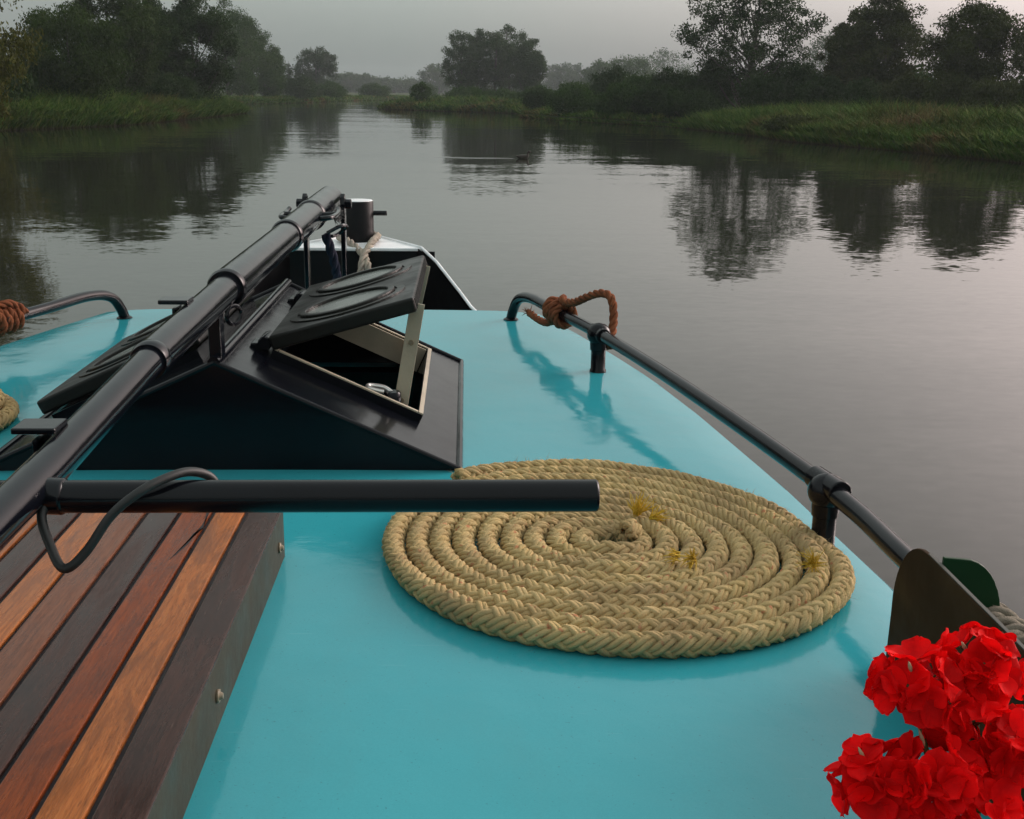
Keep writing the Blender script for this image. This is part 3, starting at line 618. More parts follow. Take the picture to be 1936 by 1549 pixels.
# hull: (half width, y, top z)
HB = np.array([(0.0, 5.66, .07), (.12, 5.47, .07), (.30, 5.14, .07), (.37, 5.04, .02), (.42, 4.96, -.03), (.475, 4.87, -.085), (.52, 4.78, -.13), (.62, 4.63, -.20), (.72, 4.5, -.26), (.95, 4.15, -.36), (1.15, 3.6, -.41), (1.27, 3.0, -.43), (1.36, 2.2, -.44), (1.42, 1, -.44), (1.44, -2, -.44)])
HB[:, 2] += ZR
full = np.vstack([HB[::-1] * [-1, 1, 1], HB[1:]])
topc = full; inn = full.copy(); inn[:, 0] *= 0.97; inn[:, 1] -= 0.02; inn_lo = inn.copy(); inn_lo[:, 2] = ZR - 0.46
wl = full.copy(); wl[:, 2] = -0.3; wl[:, 0] *= 0.96; wl[:, 1] -= 0.12
strip([wl, topc], 'hull_side', 'black'); strip([inn, inn_lo], 'bulwark', 'black')
capo = full.copy(); capo[:, 2] += 0.004
V, Fq = tube(capo, 0.007, 8); MB().add(V, Fq).build('bulwark_cap', 'white', barge)
n = len(inn_lo); MB().add(inn_lo, [np.arange(n)[None]]).build('foredeck', 'redox', barge, smooth=False)
# bow plate with its bulkhead
bp = MB().add(*prism([(-.31, 5.13), (.31, 5.13), (.12, 5.48), (0, 5.675), (-.12, 5.48)], (0, 0, 0), (1, 0, 0), (0, 1, 0), (0, 0, 1), ZR + .058, ZR + .072)).build('bow_plate', 'white', barge, smooth=False, bevel=0.003)
MB().add(*box(-.36, .36, 5.135, 5.15, ZR - .458, ZR + .056)).build('bow_bulkhead', 'black', barge, smooth=False)
MB().add(*box(-1.0, 1.0, -1.9, 3.9, .35, .36)).build('cabin_floor', 'inside', barge, smooth=False)
# bollard
bo = MB().add(*lathe([(0, 0), (.073, 0), (.073, .18), (.070, .186)], 32, (0.0, 5.38, ZR + .07))).build('bollard', 'black', barge)
MB().add(*lathe([(.070, .186), (.068, .189), (0, .189)], 32, (0.0, 5.38, ZR + .07))).build('bollard_top', 'white', bo)
MB().add(*tube([[-.135, 5.38, ZR + .20], [.135, 5.38, ZR + .20]], .0115, 12)).build('crossbar', 'rail', bo, bevel=0.004)
# handrails
def handrail(s):
    mir = lambda p: (s * (p[0] - CX), p[1], ZR + p[2])
    path = catmull([mir(p) for p in [(.150, 3.885, -.03), (.162, 3.868, .03), (.180, 3.82, .078), (.215, 3.71, .099), (.27, 3.50, .1), (.372, 3.145, .1), (.50, 2.55, .1), (.625, 1.862, .095), (.643, 1.5, .1), (.672, 0.9, .1), (.69, 0, .1), (.70, -1.2, .1)]], 10)
    hr = MB().add(*tube(path, 0.0168, 16)).build('handrail', 'rail', barge)
    for (px, py) in ((.372, 3.145), (.625, 1.862), (.69, 0.1)):
        x, y, z = mir((px, py, 0)); z = roofz(x, y)
        MB().add(*lathe([(0, -.02), (.0235, -.02), (.0235, .004), (.0205, .008), (.0205, .06), (.0235, .062), (.0245, .08), (.024, .1)], 20, (x, y, z))).build('post', 'rail', hr)
        a = np.linspace(-PI / 2, PI / 2, 13)
        MB().add(*lathe([(max(1e-4, .0335 * math.cos(t)), .0325 * math.sin(t) + .106) for t in a], 24, (x, y, z))).build('tee_fitting', 'rail', hr)
        d = np.array([mir((px + .012, py - .06, 0))[0] - x, -.06, 0]); d /= np.linalg.norm(d); q = np.array([x, y, ZR + .1])
        MB().add(*tube([q - d * .045, q + d * .045], .0215, 16)).build('sleeve', 'rail', hr, bevel=.002)
    MB().add(*lathe([(0, 0), (.026, 0), (.026, .004), (.019, .009), (.017, .009)], 20, (s * (.155 - CX), 3.878, ZR - 0.006))).build('weld_foot', 'rail', hr)
    return path
rail_r = handrail(1) + np.array([CX, 0, 0]); rail_l = handrail(-1) + np.array([CX, 0, 0])

# ------------------------------------------------------------------ skylight with two lids
SK = empty('skylight', 'glossy black gabled skylight with one lid propped open', 'skylight', (CX, 2.73, ZR))
SY0, SY1 = 2.245 - 2.73, 3.222 - 2.73        # local y
AP, HWD = .223, .485
sl = lambda x: AP * (1 - abs(x) / HWD)
OX0, OX1, OY0, OY1 = .085, .385, 2.465 - 2.73, 3.105 - 2.73
hood = MB()
def q4(*p): hood.add(np.array(p, float), np.array([[0, 1, 2, 3]]))
P3 = lambda x, y, dz=0: (x, y, sl(x) + dz)
q4((0, SY0, AP), (0, SY1, AP), (-HWD, SY1, 0), (-HWD, SY0, 0))
for x0, x1, y0, y1 in ((0, OX0, SY0, SY1), (OX1, HWD, SY0, SY1), (OX0, OX1, SY0, OY0), (OX0, OX1, OY1, SY1)):
    q4(P3(x0, y0), P3(x1, y0), P3(x1, y1), P3(x0, y1))
hood.add([(-HWD, SY0 + .004, -.03), (HWD, SY0 + .004, -.03), (HWD, SY0 + .004, 0), (0, SY0 + .004, AP), (-HWD, SY0 + .004, 0)], [[[0, 1, 2, 3, 4]]])
hood.add([(-HWD, SY1 - .004, -.03), (HWD, SY1 - .004, -.03), (HWD, SY1 - .004, 0), (0, SY1 - .004, AP), (-HWD, SY1 - .004, 0)], [[[4, 3, 2, 1, 0]]])
ho_ = hood.build('hood', 'navy', SK, smooth=False)
so = ho_.modifiers.new('solid', 'SOLIDIFY'); so.thickness = .005; so.offset = -1
ex = MB()
for s in (-1, 1):
    ex.add(*tube([(s * HWD, SY0 - .004, .001), (s * HWD, SY1 + .004, .001)], .007, 8))
    ex.add(*tube([(s * HWD, SY0, .002), (0, SY0, AP + .002)], .006, 8)); ex.add(*tube([(s * HWD, SY1, .002), (0, SY1, AP + .002)], .006, 8))
ex.add(*tube([(0, SY0 - .004, AP + .001), (0, SY1 + .004, AP + .001)], .013, 10))
ex.build('edge_bead', 'navy', SK)
# weld seam along the foot
ca, sa = HWD / math.hypot(HWD, AP), AP / math.hypot(HWD, AP)      # slope direction (right side goes down)
ur, nr_ = np.array([ca, 0, -sa]), np.array([sa, 0, ca])
ul, nl_ = np.array([-ca, 0, -sa]), np.array([-sa, 0, ca])
def coaming(u, nrm, name, hmat, top=True):
    t0, t1 = OX0 / ca, OX1 / ca; o0 = np.array([0, 0, AP]); co = None
    for k, (a, b) in enumerate((((t0, t1), (OY0 - .012, OY0)), ((t0, t1), (OY1, OY1 + .012)), ((t0 - .012, t0), (OY0 - .012, OY1 + .012)), ((t1, t1 + .012), (OY0 - .012, OY1 + .012)))):
        MB().add(*obox(o0, u, (0, 1, 0), nrm, a, b, (-.055, .018))).build('coaming_board', hmat, SK, smooth=False)
        if top: MB().add(*obox(o0, u, (0, 1, 0), nrm, (a[0] + .001, a[1] - .001), (b[0] + .001, b[1] - .001), (.0182, .0215))).build('coaming_lip', 'beige', SK, smooth=False)
coaming(ur, nr_, 'coaming', 'navy'); coaming(ul, nl_, 'coaming', 'navy', False)
# pale inside faces of the far and outer coaming
MB().add(*obox((0, 0, AP), ur, (0, 1, 0), nr_, (OX0 / ca + .002, OX1 / ca - .002), (OY1 - .008, OY1 - .001), (-.05, .016))).build('lining', 'beige', SK, smooth=False)
def lid(label, hinge, u, nrm, wd):
    o0 = np.array(hinge); y0, y1 = 2.45 - 2.73, 3.12 - 2.73
    ld = MB().add(*obox(o0, u, (0, 1, 0), nrm, (0, wd), (y0, y1), (-.033, 0))).build('lid', 'lid', SK, smooth=False, bevel=.006, seg=3); ld['label'] = label
    ang = np.linspace(0, 2 * PI, 48, endpoint=False)
    for yc in (2.615 - 2.73, 2.945 - 2.73):
        c = o0 + np.array(u) * wd * .5 + np.array([0, yc, 0])
        def disc(prof):
            V, F_ = lathe(prof, 48); W = c + V[:, :1] * np.array(u) + V[:, 1:2] * np.array([0, 1., 0]) + V[:, 2:] * np.array(nrm); return W, F_
        MB().add(*disc([(.136, -.002), (.136, .0035), (.118, .0035), (.118, .001)])).build('porthole_flange', 'ringmat', ld, smooth=False)
        MB().add(*disc([(.112, .000), (.112, .008), (.109, .0095), (.099, .0095), (.097, .008), (.097, .0015)])).build('porthole_ring', 'ringmat', ld, smooth=False)
        MB().add(*disc([(.0972, .0022), (1e-4, .0022)])).build('porthole_glass', 'glass', ld, smooth=False)
    for k in range(26):
        y = y0 + .02 + k * (y1 - y0 - .04) / 25
        MB().add(*obox(o0, u, (0, 1, 0), nrm, (wd - .0005, wd + .0016), (y - .006, y + .006), (-.028, -.005))).build('edge_ridge', 'lid', ld, smooth=False)
    return ld
a_ = math.radians(15.6)
lid('open lid with two round portholes', (.072, 0, .234), np.array([math.cos(a_), 0, math.sin(a_)]), np.array([-math.sin(a_), 0, math.cos(a_)]), .325)
lid('closed lid with two round portholes', (-.085, 0, sl(.085) + .064), ul, nl_, .385)
for yy in (2.50 - 2.73, 3.05 - 2.73):
    MB().add(*tube([(.062, yy - .035, .215), (.062, yy + .035, .215)], .016, 12)).add(*box(.03, .062, yy - .03, yy + .03, .19, .215)).build('hinge', 'navy', SK, bevel=.003)
# stay bar, its bolts
e0, e1 = np.array([.352, 2.51 - 2.73, .068]), np.array([.392, 2.505 - 2.73, .298]); d_ = e1 - e0; ln = np.linalg.norm(d_); d_ /= ln
st = MB().add(*obox(e0, d_, np.cross(d_, (0, 1, 0)), (0, 1, 0), (-.04, ln), (-.016, .016), (-.002, .002))).build('stay_bar', 'beige', SK, smooth=False, bevel=.001)
for t in (.01, ln * .62):
    q = e0 + d_ * t; MB().add(*tube([q + np.array([0, -.002, 0]), q + np.array([0, -.006, 0])], .006, 10)).build('bolt', 'steel', st)
e2 = np.array([.392, 3.06 - 2.73, .30]); e3 = np.array([.34, 3.07 - 2.73, .07]); dd_ = (e2 - e3); l2 = np.linalg.norm(dd_); dd_ /= l2
MB().add(*obox(e3, dd_, np.cross(dd_, (0, 1, 0)), (0, 1, 0), (0, l2), (-.012, .012), (-.002, .002))).build('stay_bar', 'beige', SK, smooth=False, bevel=.001)
# padlock hanging open on the stay
pl = empty('padlock', 'open padlock with bright shackle inside the skylight opening', 'padlock', (CX + .335, 2.49, ZR + .095))
MB().add(*lathe([(0, 0), (.017, 0), (.019, .004), (.019, .034), (.016, .038), (0, .038)], 20, (0, 0, -.03))).build('lock_body', 'navy', pl)
a = np.linspace(0, PI, 13)
MB().add(*tube(catmull([(-.002, .006, .004), (-.02, .012, .014), (-.042, .012, .018), (-.054, .004, .020), (-.052, -.008, .018), (-.038, -.012, .014), (-.018, -.012, .010)], 6), .0052, 10)).build('shackle', 'chrome', pl)

# ------------------------------------------------------------------ lowered mast
ms = empty('mast', 'lowered black tubular mast lying along the centreline', 'mast', (CX, 4.1, ZR))
mz = lambda y: np.interp(y, [0, 1.2, 1.8, 2.41, 3.3, 4.3], [.285, .302, .334, .347, .354, .360])
sec = [(0.1, 1.80, .0245), (1.80, 2.41, .0305), (2.41, 3.25, .0395), (3.25, 3.76, .0445), (3.76, 4.30, .0480)]
for y0, y1, r in sec:
    q = np.linspace(y0 - .001, y1 - .0015, 8); MB().add(*tube(np.stack([0 * q, q - 4.1, mz(q)], 1), r, 32)).build('mast_section', 'mast', ms, bevel=.003)
for y, r in ((1.80, .0312), (2.41, .0405), (3.25, .0455), (3.76, .0492)):
    q = np.linspace(y - .018, y + .012, 5); MB().add(*tube(np.stack([0 * q, q - 4.1, mz(q)], 1), [r * .93, r, r * 1.02, r, r * .96], 32)).build('collar', 'mast', ms)
ct = MB().add(*tube([(-.66, 1.265 - 4.1, .296), (.652, 1.265 - 4.1, .296)], .0190, 24)).build('crosstree', 'rail', ms, bevel=.003)
MB().add(*tube([(.0, 1.265 - 4.1, .298), (.040, 1.265 - 4.1, .296)], .0215, 20)).build('socket', 'mast', ct, bevel=.004)
for y in (1.40, 2.11):                        # flat lugs on the port side of the mast
    r = .0245 if y < 1.8 else .0305; z = float(mz(y)) + r * .8
    bk = MB().add(*box(-.060, -.006, y - 4.1 - .024, y - 4.1 + .024, z + .004, z + .012)).build('lug_plate', 'mast', ms, smooth=False, bevel=.002)
    MB().add(*box(-.035, -.029, y - 4.1 - .025, y - 4.1 + .025, z - .05, z - .003)).build('lug_web', 'mast', bk, smooth=False, bevel=.001)
for s in (-1, 1):                             # tabernacle cheeks, pin and cleats
    ck = MB().add(*prism([(-.024, -.5), (.024, -.5), (.024, .36), (.018, .385), (0, .396), (-.018, .385), (-.024, .36)], (s * .066, 0.02, 0), (0, 1, 0), (0, 0, 1), (1, 0, 0), -.008, .008)).build('tabernacle_cheek', 'mast', ms, smooth=False, bevel=.003)
    MB().add(*tube([(s * .072, 0.02, .36), (s * .096, 0.02, .36)], .017, 6)).build('pivot_nut', 'navy', ck, bevel=.002)
    cl = MB().add(*tube(catmull([(s * .045, -.47, .36), (s * .075, -.455, .362), (s * .083, -.40, .362), (s * .083, -.30, .362), (s * .08, -.26, .37)], 4), [.008] * 17, 10)).build('cleat', 'mast', ms)
    MB().add(*tube([(s * .04, -.36, .36), (s * .084, -.36, .362)], .009, 10)).build('cleat_foot', 'mast', cl)
MB().add(*tube(catmull([(.06, -.42, .31), (.10, -.40, .33), (.115, -.36, .325), (.09, -.34, .30), (.07, -.38, .295)], 5), .006, 8)).build('shackle', 'mast', ms)
for y in (2.36,):
    a = np.linspace(0, 2 * PI, 20); r = .0355 if y < 2.41 else .045
    MB().add(*tube(np.stack([.02 + .018 * np.cos(a) * .6, y - 4.1 + .02 * np.cos(a), float(mz(y)) - r - .012 + .019 * np.sin(a)], 1), .0045, 8, caps=False)).build('eye_ring', 'mast', ms)
MB().add(*box(-.012, .012, 2.26 - 4.1, 2.30 - 4.1, .225, .318)).build('mast_rest', 'navy', ms, smooth=False, bevel=.002)
# fenders on the cheek: dark brush like chafing sleeve and blue line
bs = MB()
for k in range(420):
    q = np.array([.056, -.03 - .16 * random.random(), .345 - .02 * random.random()]); d = rng.normal(size=3); d[0] = abs(d[0]); d /= np.linalg.norm(d); q2 = q + d * random.uniform(.012, .03)
    bs.add(*tube([q, q2], [.0012, .0005], 3))
tag(bs.build('chafe_brush', 'cable', ms, False), kind='stuff')
def thing_rope(name, label, cat, P, R, kind, material, group=None, pitch=None, **k):
    o = rope(P, R, kind, pitch, **k).build(name, material, angle=None); return tag(o, label, cat, group)
thing_rope('navy_line', 'dark navy rope hanging below the mast by the tabernacle', 'rope', catmull([(CX + .05, 3.72, ZR + .30), (CX + .075, 3.74, ZR + .2), (CX + .085, 3.8, ZR + .08), (CX + .15, 3.9, ZR - .02), (CX + .24, 4.0, ZR - .07)], 8), .016, 'twist', 'rope_nv')
# black cable looped over the crosstree
q = catmull([(-.455, 1.262, .312), (-.478, 1.245, .285), (-.463, 1.22, .253), (-.443, 1.20, .235), (-.420, 1.205, .252), (-.393, 1.218, .290), (-.364, 1.228, .3135), (-.340, 1.250, .3225), (-.318, 1.275, .3225), (-.298, 1.294, .309), (-.290, 1.296, .285)], 8)
q[:, 2] += ZR
tag(MB().add(*tube(q, .0054, 12)).build('cable', 'cable'), 'black rubber cable looped over the crosstree', 'cable')

# ------------------------------------------------------------------ teak slatted hatch cover
hc = empty('hatch_cover', 'teak planked hatch cover with black seams and metal edge', 'hatch', (-.60, 1.1, ZR))
hx1, hx0, hy0, hy1, ht = -.300 + .60, -.95 + .60, .45 - 1.1, 1.80 - 1.1, .085
MB().add(*box(hx0, hx1 - .004, hy0, hy1 - .004, -.02, ht - .006)).build('seam_caulking', 'caulk', hc, smooth=False)
MB().add(*box(hx1 - .004, hx1, hy0, hy1, -.02, ht - .002)).build('side_trim', 'alu', hc, smooth=False, bevel=.0015)
MB().add(*box(hx0, hx1 - .004, hy1 - .004, hy1, -.02, ht - .002)).build('end_trim', 'alu', hc, smooth=False, bevel=.0015)
xb = [-.3002, -.3555, -.4085, -.4620, -.5155, -.5690, -.6225, -.676, -.7295, -.783, -.8365, -.89, -.945]
wk = ['w_dark', 'w_orange', 'w_red', 'w_dark', 'w_brown', 'w_orange', 'w_dark', 'w_orange', 'w_brown', 'w_dark', 'w_orange', 'w_dark']
for k in range(12):
    a0, a1 = xb[k + 1] + .6 + .0036, xb[k] + .6 - (.0036 if k else .0)
    MB().add(*box(a0, a1, hy0, hy1 - .0045, ht - .012, ht + random.uniform(-.0006, .0006))).build('plank', wk[k], hc, smooth=False, bevel=.0018)
spl = np.array([(-.4185, 1.772), (-.4095, 1.706), (-.4195, 1.682), (-.4210, 1.640), (-.4260, 1.609), (-.4305, 1.580), (-.4235, 1.608), (-.4175, 1.640), (-.4150, 1.683), (-.4138, 1.712), (-.4145, 1.772)])
MB().add(*prism(spl + np.array([.6, -1.1]), (0, 0, 0), (1, 0, 0), (0, 1, 0), (0, 0, 1), ht + .0004, ht + .0009)).build('split_sliver', 'caulk', hc, smooth=False)  # flat dark sliver laid on the plank, stands for the dark of a split
for (yy, zz) in ((1.744, .036), (1.265, .040), (.80, .040)):
    x0 = -.300 + .6
    sw = MB().add(*tube([(x0, yy - 1.1, zz), (x0 + .0035, yy - 1.1, zz)], .0085, 16)).build('washer', 'steel', hc, bevel=.001)
    MB().add(*tube([(x0 + .0035, yy - 1.1, zz), (x0 + .0075, yy - 1.1, zz)], [.0055, .0035], 12)).build('screw_head', 'steel', sw)

# ------------------------------------------------------------------ rope coils
def coil_path(cx, cy, rout, rin, pitch, lift, wob=0.012, seed=0, sy=1.0, a0=0.4, dent=0.0):
    turns = (rout - rin) / pitch; th = np.arange(0, turns * 2 * PI, 0.03); r = rout - pitch * th / (2 * PI)
    a = -th + a0 + seed; wv = (wob * (np.cos(2 * (a + 0.6)) + 0.3 * np.sin(3 * a + 2.1)) - dent * np.exp(-(((a - .12 + PI) % (2 * PI) - PI) / .3) ** 2) * (r / rout) ** 5) * (r / rout)
    small = 0.0022 * np.sin(th * 1.37 + seed) * np.sin(th * .61)
    x = cx + (r + wv + small) * np.cos(a); y = cy + (r + wv + small) * np.sin(a) * sy
    z = roofz(x - CX, y) + lift + 0.0025 * np.sin(th * 2.3) * np.sin(th * 0.77 + 1)
    return np.stack([x, y, z], 1)
RR = .0191
cp = coil_path(.238, 1.814, .392, .036, .0395, RR * .96, wob=0.013, sy=1.02, a0=2.25, dent=.030)
c0, c1 = np.array([.238, 1.814, ZR + .02]), cp[-1]; ra = (c1 - c0)[:2]; tg = cp[-1] - cp[-4]; tg /= np.linalg.norm(tg)
cp = np.vstack([cp, catmull([tuple(c1), tuple(c1 + tg * .045 - np.array([ra[0], ra[1], 0]) * .22 + [0, 0, .003]), tuple(c0 + tg * .052 + [0, 0, .012]), tuple(c0 + tg * .022 - np.array([ra[0], ra[1], 0]) * .35 + [0, 0, .016])], 8)[1:]])
co = rope(cp, RR, 'plait', upv=(0, 0, 1)).build('rope_coil', 'rope', angle=None)
tag(co, 'large flat spiral of tan plaited rope on the turquoise roof', 'rope')
fibres(resample(cp, .004), RR, 12000, .0075, co, 'fuzz', .0004)
tf = MB(); tuft(tf, (.30, 1.895, ZR + .036), (.25, .1, 1), 60, .034, .45); tuft(tf, (.325, 1.88, ZR + .034), (1, -.3, .4), 40, .03, .4)
tf.build('yellow_whipping', 'yellow', co)
tf = MB(); tuft(tf, (.362, 1.690, ZR + .037), (-.6, -1, .25), 50, .026, .45); tuft(tf, (.34, 1.70, ZR + .037), (-1, -.4, .25), 25, .022, .4); tf.build('yellow_whipping', 'yellow', co)
tf = MB(); tuft(tf, (.548, 1.668, ZR + .037), (-.2, -.5, .5), 90, .02, .8, .0007); tf.build('yellow_whipping', 'yellow', co)
cp2 = coil_path(-1.262, 2.575, .225, .07, .040, .021, .006, 2.0)
cp3 = coil_path(-1.260, 2.57, .20, .09, .040, .054, .006, 3.1)
tag(rope(np.vstack([cp2, catmull([cp2[-1], (cp2[-1] + cp3[-1]) / 2 + [0, 0, .01], cp3[-1]], 10), cp3[::-1]]), .0205, 'plait', upv=(0, 0, 1)).build('rope_coil', 'rope', angle=None), 'small tan rope coil cut by the picture edge beside the skylight', 'rope')
# orange brown knots on the handrails
def knot(rail, y_at, label, loop, tail):
    P = resample(rail, .003); k = int(np.argmin(np.abs(P[:, 1] - y_at))); A, B = frames(P)
    n = 34; th = np.linspace(0, 4.2 * 2 * PI, n * 4); idx = np.clip(k - 22 + (np.linspace(0, 1, n * 4) * 36).astype(int), 0, len(P) - 1)
    r = .0168 + .012
    wrap = P[idx] + r * (np.cos(th)[:, None] * A[idx] + np.sin(th)[:, None] * B[idx])
    wrap += np.stack([0 * th, 0 * th, 0.004 * np.sin(th * .5)], 1)
    over = P[k - 8:k + 10:3] ; ov = catmull([wrap[-1], P[k + 6] + [0, 0, .043], P[k - 4] + [.012, 0, .046], P[k - 14] + [.016, 0, .034]], 8)
    path = np.vstack([catmull(tail[::-1] + [tuple(wrap[0])], 8)[:-1] if tail else wrap[:1], wrap, ov])
    o = rope(path, .0125, 'twist', .07).build('rope_knot', 'rope_or', angle=None); tag(o, label, 'rope')
    if loop: rope(catmull([tuple(ov[6])] + loop, 10), .0128, 'twist', .075).build('rope_loop', 'rope_or', o, angle=None)
    if tail:
        t = MB(); tuft(t, tail[-1], np.array(tail[-1]) - np.array(tail[-2]), 40, .03, .35, .0012); t.build('frayed_end', 'rope_or', o)
    return o
z = ZR
knot(rail_r, 3.44, 'orange brown rope knotted on the handrail with a raised loop',
     [(.322, 3.36, z + .150), (.352, 3.30, z + .176), (.386, 3.25, z + .196), (.410, 3.22, z + .190), (.418, 3.20, z + .155), (.414, 3.18, z + .105), (.40, 3.14, z + .06)],
     [(.262, 3.50, z + .062), (.235, 3.58, z + .052), (.206, 3.655, z + .062)])
knot(rail_l, 3.30, 'orange rope knot on the handrail at the picture edge', [(-1.36, 3.22, z + .10), (-1.33, 3.17, z + .05), (-1.33, 3.10, z + .02), (-1.36, 3.0, z + .012)], None)
thing_rope('mooring_line', 'thick greyish white rope made fast round the bow bollard', 'rope',
           catmull([(CX + .09, 5.02, z - .10), (CX + .075, 5.03, z - .01), (CX + .05, 5.10, z + .04), (CX - .02, 5.20, z + .088), (CX - .075, 5.31, z + .094), (CX - .08, 5.42, z + .094), (CX, 5.475, z + .094), (CX + .082, 5.42, z + .094), (CX + .088, 5.32, z + .094), (CX + .078, 5.20, z + .088), (CX + .05, 5.08, z + .04), (CX + .04, 5.03, z - .02), (CX + .02, 5.01, z - .12)], 8), .017, 'twist', 'rope_wh')
th = np.linspace(0, 6 * 2 * PI, 200); P = resample(rail_r, .004); k0 = int(np.argmin(np.abs(P[:, 1] - 1.31))); idx = k0 + (np.linspace(0, 1, 200) * 36).astype(int); A, B = frames(P)
thing_rope('rail_lashing', 'grey rope wound round the handrail behind the red flowers', 'rope', P[idx] + .031 * (np.cos(th)[:, None] * A[idx] + np.sin(th)[:, None] * B[idx]), .0125, 'twist', 'rope_gr')

# ------------------------------------------------------------------ side light screen
ls = empty('light_screen', 'dark brown side light screen with rounded green end board', 'light screen', (.585, 1.42, ZR))
arc = lambda cx, cy, rx, ry, a0, a1, n: [(cx + rx * math.cos(math.radians(t)), cy + ry * math.sin(math.radians(t))) for t in np.linspace(a0, a1, n)]
poly = [(-1.0, -.012), (.008, -.012), (.006, .07)] + arc(-.085, .085, .092, .108, 5, 90, 10) + [(-1.0, .19)]
MB().add(*prism(poly, (0, 0, 0), (0, 1, 0), (0, 0, 1), (1, 0, 0), -.003, .003)).build('side_board', 'brown', ls, smooth=False, bevel=.0012)
MB().add(*box(-.0022, .0022, -1.0, -.09, .1932, .1946)).build('worn_top_edge', 'edge', ls, smooth=False)
poly = [(.004, .01), (.082, .01), (.084, .10)] + arc(.030, .118, .054, .082, 0, 90, 10) + [(.004, .2025)]
MB().add(*prism(poly, (0, -.12, 0), (1, 0, 0), (0, 0, 1), (0, 1, 0), -.003, .003)).build('end_board', 'green', ls, smooth=False, bevel=.0012)

# ------------------------------------------------------------------ geranium
ge = empty('geranium', 'potted red geranium in full bloom beside the side light screen', 'flower', (.375, .70, ZR))
MB().add(*lathe([(0, 0), (.05, 0), (.068, .10), (.074, .10), (.076, .118), (.066, .118), (.062, .105), (0, .1)], 28)).build('pot', 'pot', ge)
def petal_mesh(seed):
    r_ = np.random.default_rng(seed); nu, nv = 9, 6; V = []; cup = r_.uniform(.15, .45); wv = r_.uniform(0, 6); curl = r_.uniform(.1, .55)
    for i in range(nu):
        t = i / (nu - 1); u_ = max(0.0, 1 - ((t - .62) / (.64 if t < .62 else .39)) ** 2); wd = .0108 * math.sqrt(max(u_, .012))
        for j in range(nv):
            s = 2 * j / (nv - 1) - 1
            x = .0200 * t * (1 - .10 * s * s * t); V.append((x, s * wd, cup * .0215 * (t - .15) ** 2 * 1.2 + .004 * s * s * math.sin(t * PI) + .0012 * math.sin(wv + 5 * s + 4 * t) * t - curl * .012 * t ** 3))
    F = [(i * nv + j, i * nv + j + 1, (i + 1) * nv + j + 1, (i + 1) * nv + j) for i in range(nu - 1) for j in range(nv - 1)]
    return MB().add(V, np.array(F)).mesh('petal', MT['petal'])
PM = [petal_mesh(s) for s in range(6)]
bud = MB().add(*lathe([(1e-4, 0), (.0013, .003), (.0016, .007), (.0010, .011), (1e-4, .014)], 8)).mesh('bud', MT['sepal'])
def rotz_to(d, spin):
    return Vector(d).to_track_quat('Z', 'Y').to_matrix().to_4x4() @ Matrix.Rotation(spin, 4, 'Z')
heads = [((.402, .805, .317), .024, 9), ((.348, .785, .307), .024, 9), ((.314, .76, .243), .024, 9), ((.354, .748, .255), .025, 9), ((.414, .765, .266), .023, 8), ((.392, .785, .286), .020, 6), ((.335, .745, .226), .020, 5), ((.384, .745, .236), .021, 5)]
for hi, (c, R_, nf) in enumerate(heads):
    p = Vector((c[0] - .375, c[1] - .70, c[2])); base = Vector((rng.normal() * .02, rng.normal() * .02, .10))
    q = catmull([tuple(base), tuple(base.lerp(p, .5) + Vector((.004, .006, .02))), tuple(p - Vector((0, 0, .012)))], 6)
    MB().add(*tube(q, np.linspace(.0030, .0022, len(q)), 8)).build('flower_stalk', 'stem', ge)
    hd = MB()
    dirs = []
    for i in range(nf):                       # spread over the upper and camera-side sphere
        zz = 1 - (i + .5) * 1.25 / nf; a = i * 2.39996 + hi * 1.3; rr_ = math.sqrt(max(0, 1 - zz * zz))
        d = Vector((rr_ * math.cos(a) - .18, rr_ * math.sin(a) - .38, zz)) + Vector(rng.normal(size=3) * .12); d.normalize(); dirs.append(d)
        e = p + d * R_ * .86; hd.add(*tube([tuple(p - Vector((0, 0, .010))), tuple(p + d * R_ * .45), tuple(e)], [.0011, .0009, .0008], 5))
    ho2 = hd.build('flower_head', 'stem', ge)
    for d in dirs:
        e = p + d * R_ * rng.uniform(.8, 1.08); spin = rng.uniform(0, 6.28); base_m = Matrix.Translation(e) @ rotz_to(d, spin)
        for k in range(5):
            po = bpy.data.objects.new('petal', PM[rng.integers(0, 6)]); COL.objects.link(po); po.parent = ho2
            s = rng.uniform(.84, 1.16)
            po.matrix_local = base_m @ Matrix.Rotation(k * 2 * PI / 5 + rng.normal() * .10, 4, 'Z') @ Matrix.Rotation(-rng.uniform(.05, .55), 4, 'Y') @ Matrix.Translation((.0015, 0, .0006 * k)) @ Matrix.Scale(s, 4)
    for k in range(1):
        d = Vector((-.6, .2, .8)) + Vector(rng.normal(size=3) * .3); d.normalize()
        bo_ = bpy.data.objects.new('bud', bud); COL.objects.link(bo_); bo_.parent = ho2; bo_.matrix_local = Matrix.Translation(p + d * R_ * 1.0) @ rotz_to(d, 0)
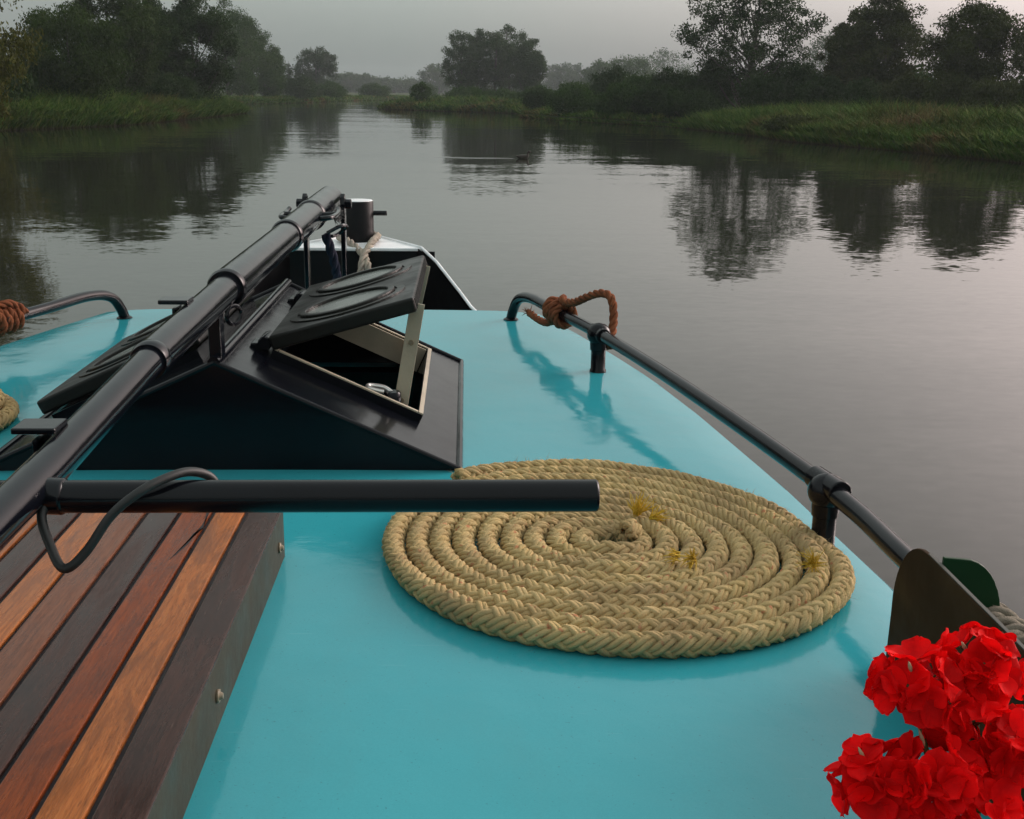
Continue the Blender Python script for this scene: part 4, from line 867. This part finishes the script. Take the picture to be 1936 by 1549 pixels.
def leaf_disc(seed):
    r_ = np.random.default_rng(seed); V = [(0, 0, 0)]; rn = 30; F = []
    for ringi, rr_ in enumerate((.4, .75, 1.0)):
        for k in range(rn):
            a = -PI * .92 + k * 2 * PI * .92 / (rn - 1); lob = 1 + .09 * math.cos(7 * a) + .03 * r_.normal()
            V.append((rr_ * .034 * lob * math.cos(a), rr_ * .034 * lob * math.sin(a), .008 * rr_ ** 2 + .003 * math.sin(7 * a) * rr_))
    for k in range(rn - 1):
        F.append((0, 1 + k, 2 + k, 2 + k))
    tri = np.array([(0, 1 + k, 2 + k) for k in range(rn - 1)]); qd = np.array([(1 + i * rn + k, 1 + (i + 1) * rn + k, 2 + (i + 1) * rn + k, 2 + i * rn + k) for i in range(2) for k in range(rn - 1)])
    return MB().add(V, [tri, qd], rnd=r_.uniform(.2, .9) * np.ones(len(V))).mesh('leaf', MT['lf_gera'])
LM = [leaf_disc(s) for s in range(3)]
for k in range(26):
    a = rng.uniform(0, 6.28); r_ = rng.uniform(.02, .085); zz = rng.uniform(.12, .205) - r_ * .3
    lo = bpy.data.objects.new('leaf', LM[k % 3]); COL.objects.link(lo); lo.parent = ge
    d = Vector((math.cos(a) * .6, math.sin(a) * .6, 1)) + Vector(rng.normal(size=3) * .25); d.normalize()
    pos = Vector((math.cos(a) * r_, math.sin(a) * r_ + .02, zz)); lo.matrix_local = Matrix.Translation(pos) @ rotz_to(d, a)
    MB().add(*tube([(0, 0, .10), tuple(pos * .6 + Vector((0, 0, .05))), tuple(pos)], [.0022, .0016, .0014], 5)).build('leaf_stalk', 'stem', ge)

# ------------------------------------------------------------------ duck and wake
dk = empty('duck', 'small dark duck swimming on the open river', 'duck', (1.66, 34.3, 0))
pts = catmull([(-.20, 0, .075), (-.14, 0, .06), (-.05, 0, .04), (.06, 0, .045), (.12, 0, .075), (.145, 0, .13), (.155, 0, .175), (.18, 0, .195), (.205, 0, .19), (.235, 0, .182), (.26, 0, .178)], 4)
rad = np.interp(np.linspace(0, 10, len(pts)), range(11), [.008, .035, .075, .075, .055, .032, .03, .036, .028, .013, .008])
MB().add(*tube(pts, rad, 12, upv=(0, 1, 0))).build('body', 'bark', dk)
def ripple(x0, y0, x1, y1, wdt, h):
    n = 24; t = np.linspace(0, 1, n); X = x0 + (x1 - x0) * t; Y = y0 + (y1 - y0) * t + .04 * np.sin(t * 9); e = np.sin(PI * t) ** .5
    rows = [np.stack([X, Y + o * wdt, z_ * e * h - .002], 1) for o, z_ in ((-1, 0), (-.5, .6), (0, 1), (.5, .6), (1, 0))]
    V = np.vstack(rows); F = [np.stack([np.arange(n - 1) + a * n, np.arange(n - 1) + a * n + 1, np.arange(n - 1) + (a + 1) * n + 1, np.arange(n - 1) + (a + 1) * n], -1) for a in range(4)]
    MB().add(V, F).build('ripple', 'water', water)
ripple(-1.1, 34.42, 1.5, 34.32, .05, .012)
